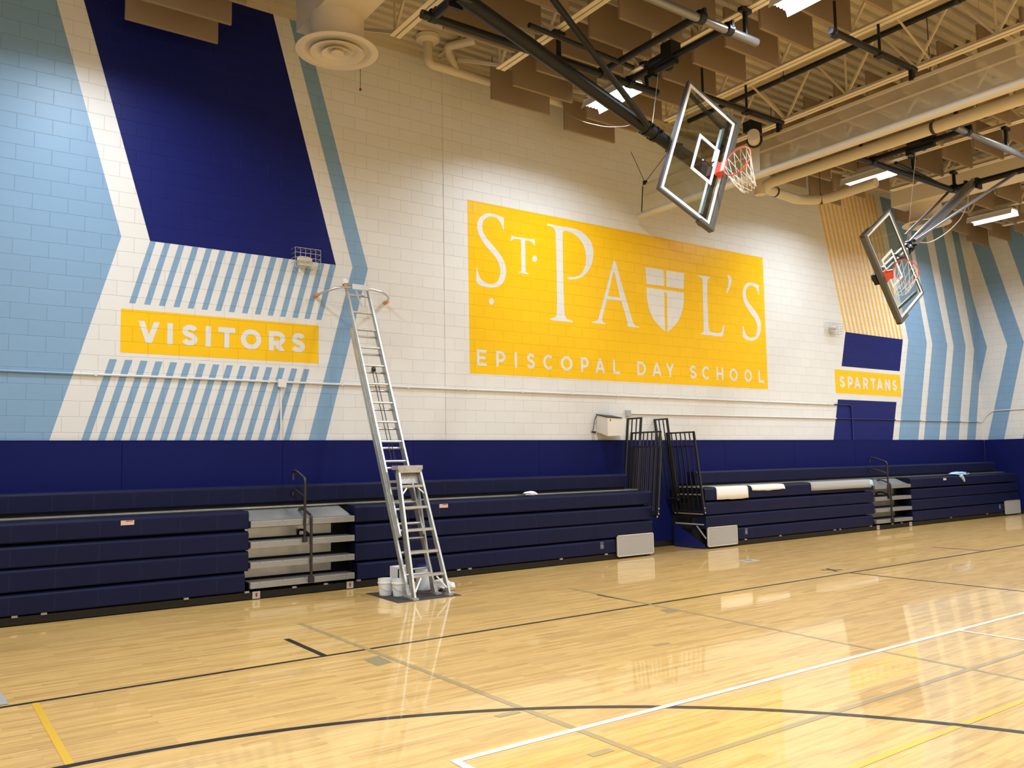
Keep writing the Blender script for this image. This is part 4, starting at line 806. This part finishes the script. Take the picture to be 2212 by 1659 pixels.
# ------------------------------------------------------------------ basketball hoops (side-folded up)
def hoop(label, O, ang, w, mastA, mastB, yM, xs, sgn, braces, E):
    """O bottom edge centre of the glass; ang = direction of the board's right edge in the wall-parallel plane"""
    U = Vector((math.cos(ang), 0, math.sin(ang))); V = Vector((-math.sin(ang), 0, math.cos(ang))); Nn = Vector((0, -1, 0)); k = w/1.80; h = 1.04*k
    root = thing('basketball_hoop', label, 'basketball hoop', Vector(mastA), 'fold-up basketball hoops')
    def B(u, v, n=0.0): return Vector(O)+U*u+V*v+Nn*n
    def slab(b, u0, u1, v0, v1, n0, n1): return b.obox(B((u0+u1)/2, (v0+v1)/2, (n0+n1)/2), U*(u1-u0)/2, V*(v1-v0)/2, Nn*(n1-n0)/2)
    gl_ = slab(MB(), -w/2, w/2, 0, h, -.012, 0).build('backboard_glass', 'glass', root)
    def framep(b, u0, u1, v0, v1, t, n0, n1):
        slab(b, u0, u1, v0, v0+t, n0, n1); slab(b, u0, u1, v1-t, v1, n0, n1); slab(b, u0, u0+t, v0+t, v1-t, n0, n1); slab(b, u1-t, u1, v0+t, v1-t, n0, n1); return b
    framep(MB(), -w/2, w/2, 0, h, .050*k, .0005, .003).build('white_border', 'border', gl_)
    framep(MB(), -.305*k, .305*k, .155*k, .155*k+.46*k, .050*k, .0005, .003).build('target_square', 'border', gl_)
    framep(MB(), -w/2-.028, w/2+.028, -.028, h+.028, .028, -.05, .012).build('board_frame', 'frame_board', root)
    p = MB(); slab(p, -w/2-.055, w/2+.055, -.10, -.005, -.06, .035)
    for s in (-1, 1): slab(p, s*(w/2+.03)-.030, s*(w/2+.03)+.030, -.10, .22, -.064, .040)
    po = p.build('edge_pad', 'boardpad', root); bvv = po.modifiers.new('b', 'BEVEL'); bvv.width = .015; bvv.segments = 2
    # rim
    vr = .13*k; rc = B(0, vr, .38*k); r = .2286*k
    ring = [rc+(U*math.cos(2*math.pi*i/36)+Nn*math.sin(2*math.pi*i/36))*r for i in range(37)]
    rim = MB().tube(ring, .0095, 10, False).build('rim', 'rim_orange', root, True)
    br_ = MB(); slab(br_, -.11*k, .11*k, vr-.10*k, vr+.025*k, .003, .02); slab(br_, -.085*k, .085*k, vr-.03*k, vr+.012*k, .02, .16*k)
    br_.add([B(-.08*k, vr-.03*k, .02), B(.08*k, vr-.03*k, .02), B(.05*k, vr-.03*k, .14*k), B(-.05*k, vr-.03*k, .14*k), B(-.08*k, vr-.12*k, .02), B(.08*k, vr-.12*k, .02)], [(0, 1, 2, 3), (4, 5, 1, 0), (4, 0, 3), (5, 2, 1), (4, 3, 2, 5)])
    br_.build('rim_bracket', 'rim_orange', rim)
    # net: strands fall from the tilted rim
    m_ = MB(); n = 12; low = rc-Vector((0, 0, r*.9))-V*.12; rings = []
    for j in range(5):
        t = j/4; rg = []
        for i in range(n):
            a = 2*math.pi*(i+.5*(j % 2))/n; p0 = rc+(U*math.cos(a)+Nn*math.sin(a))*(r-.004); p1 = low+(U*math.cos(a)*.55+Nn*math.sin(a))*.12-V*.14-Vector((0, 0, .06))
            q = p0.lerp(p1, t**.8); q.z -= .10*t*(1-t); rg.append(q)
        rings.append(rg)
    for j in range(4):
        for i in range(n):
            for d_ in ((0, 1) if j % 2 else (0, -1)): m_.tube([rings[j][i], rings[j+1][(i+d_) % n]], .0042, 5, False)
    m_.build('net', 'net', rim)
    # struts behind the glass
    slab(MB(), -w/2, w/2, .03, .10, -.14, -.06).build('board_strut', 'chrome_black', root); slab(MB(), -.10, .10, -.02, h*.30, -.20, -.12).build('mast_plate', 'chrome_black', root)
    MB().bar(B(E['strut']*w*.46, h*.93, -.08), B(E['strut']*.42*w, .08, -.10), .045, .045).build('board_strut', 'chrome_black', root)
    for s in (-1, 1): slab(MB(), *sorted((s*.15, s*w*.42)), .105, .15, -.12, -.07).build('board_channel', 'channel', root)
    # mast, collar, braces
    A, Bq = Vector(mastA), Vector(mastB); d = (Bq-A).normalized()
    MB().tube([A, Bq], E['mr'], 20).build('mast', E['mm'], root, True)
    for s_ in (.70, .735, .82): c_ = A.lerp(Bq, s_); MB().tube([c_-d*.03, c_+d*.03], E['mr']+.018, 16).bar(c_+Vector((0, -.16, 0)), c_+Vector((0, .16, 0)), .03, .03).build('mast_collar', 'steel_black', root)
    for p0, p1, r0, mm in braces: MB().tube([p0, p1], r0, 12).build('brace_arm', mm, root, True)
    # ceiling frame
    x0, x1, xh, y0, y1, zc = E['frame']
    for yy in (y0, y1):
        MB().tube([(x0, yy, zc), (x1, yy, zc)], .057, 16).build('header_pipe', 'steel_grey' if yy == y1 else 'steel_black', root, True)
    MB().tube([(xh, y0+.02, zc+.02), (xh, y1-.02, zc+.02)], .062, 16).build('hinge_pipe', 'steel_black', root, True)
    for xx in E['cross']: MB().tube([(xx, y0, zc+.05), (xx, y1, zc+.05)], .05, 14).build('cross_pipe', 'steel_black', root, True)
    for xx in [xh]+list(E['cross']):
        for yy in (y0, y1): m_ = MB(); m_.lathe((xx, yy, zc+.02), [(.075, -.05), (.085, -.05), (.085, .05), (.075, .05)], 14, (1, 0, 0)); m_.box((xx-.02, yy-.09, zc+.02), (xx+.02, yy+.09, zc+.11)); m_.build('clamp', 'steel_black', root)
    m_ = MB(); m_.box((xh-.10, yM-.14, zc-.12), (xh+.10, yM-.09, zc+.10)); m_.box((xh-.10, yM+.09, zc-.12), (xh+.10, yM+.14, zc+.10)); m_.tube([(xh, yM-.12, zc), (xh, yM+.12, zc)], .03, 10)
    m_.build('hinge_bracket', 'steel_black', root)
    for xx in E['drop']:
        for yy in (y0, y1): MB().tube([(xx, yy, zc), (xx, yy, 7.80)], .035, 10).box((xx-.10, yy-.04, 7.72), (xx+.10, yy+.04, 7.775)).build('drop_post', 'steel_black', root)
    # winch on the cross pipe
    wx, wy = E['winch']; wc = Vector((wx, wy, zc+.06))
    m_ = MB(); m_.box(wc+Vector((-.10, -.22, -.02)), wc+Vector((.10, -.02, .20))); m_.tube([wc+Vector((0, .0, .05)), wc+Vector((0, .26, .05))], .075, 14); m_.tube([wc+Vector((.0, .26, -.08)), wc+Vector((0, -.22, -.08))], .055, 12); m_.lathe(wc+Vector((.10, .05, .0)), [(0, 0), (.10, 0), (.10, .05), (0, .05)], 16, (1, 0, 0)); m_.box(wc+Vector((-.05, .20, -.16)), wc+Vector((.09, .30, .02)))
    m_.build('winch', 'steel_black', root)
    MB().tube([wc+Vector((0, .12, -.08)), A.lerp(Bq, .72)+Vector((0, 0, .05))], .005, 5).build('lift_cable', 'wire', root)
    return root
yM1 = -3.85; zc = 7.36
A1_ = Vector((5.20, yM1, 7.36)); B1_ = Vector((9.66, yM1, 5.96))
hoop('near glass basketball hoop folded up by its black mast, left of the curtain', (9.62, -4.07, 5.909), math.radians(67.9), 1.80, A1_, B1_, yM1, None, 1,
     [(PZ(1187, -12, 7.36), PY(1400, 272, yM1-.12), .042, 'steel_black'), (PZ(1143, 54, 7.36), PZ(1367, 146, 7.40), .035, 'steel_black')],
     dict(mr=.092, mm='steel_black', frame=(5.05, 9.2, 5.22, -3.22, -5.10, zc), cross=(8.08, 8.62), strut=1, drop=(8.98, 7.26), winch=(8.62, -3.95)))
yM2 = -3.72
A2_ = Vector((18.08, yM2, 7.42)); B2_ = PY(1893, 602, yM2)
hoop('far glass basketball hoop folded up on a grey mast, at the right', (14.0, -3.95, 4.862), math.radians(-54.9), 1.705, A2_, B2_, yM2, None, -1,
     [(PZ(2205, 367, 7.42), PY(1975, 519, yM2-.1), .032, 'steel_grey'), (PZ(2051, 413, 7.42), PY(1956, 508, yM2+.1), .030, 'steel_grey'), (PZ(1935, 352, 7.42), PZ(2050, 408, 7.45), .035, 'steel_black')],
     dict(mr=.095, mm='steel_grey', frame=(14.35, 18.2, 18.02, -3.30, -5.10, 7.36), cross=(14.48, 14.95), strut=1, drop=(14.6, 16.45, 18.1), winch=(14.95, -4.3)))
m = MB().tube(arcpts([PZ(2096, 400, 7.5), PY(2090, 440, -3.5), PY(2078, 470, -3.5), PY(2050, 500, -3.5), PY(2010, 525, -3.5), PY(1982, 523, -3.6)], .4, 6), .010, 6).build('hose', 'cord_light', origin=A2_, smooth=True); tag(m, 'thin pale hose looping below the right hoop mast', 'hose')
m = MB().tube(arcpts([PY(1223, 246, -.7), PY(1262, 264, -1.6), PY(1310, 275, -2.6), PY(1352, 273, -3.4), PY(1385, 262, -3.72)], .4, 5), .0035, 5).build('chain', 'cord_light', origin=(8, -2, 6.5), smooth=True); tag(m, 'thin chain sagging from the wall to the left hoop mast', 'chain')
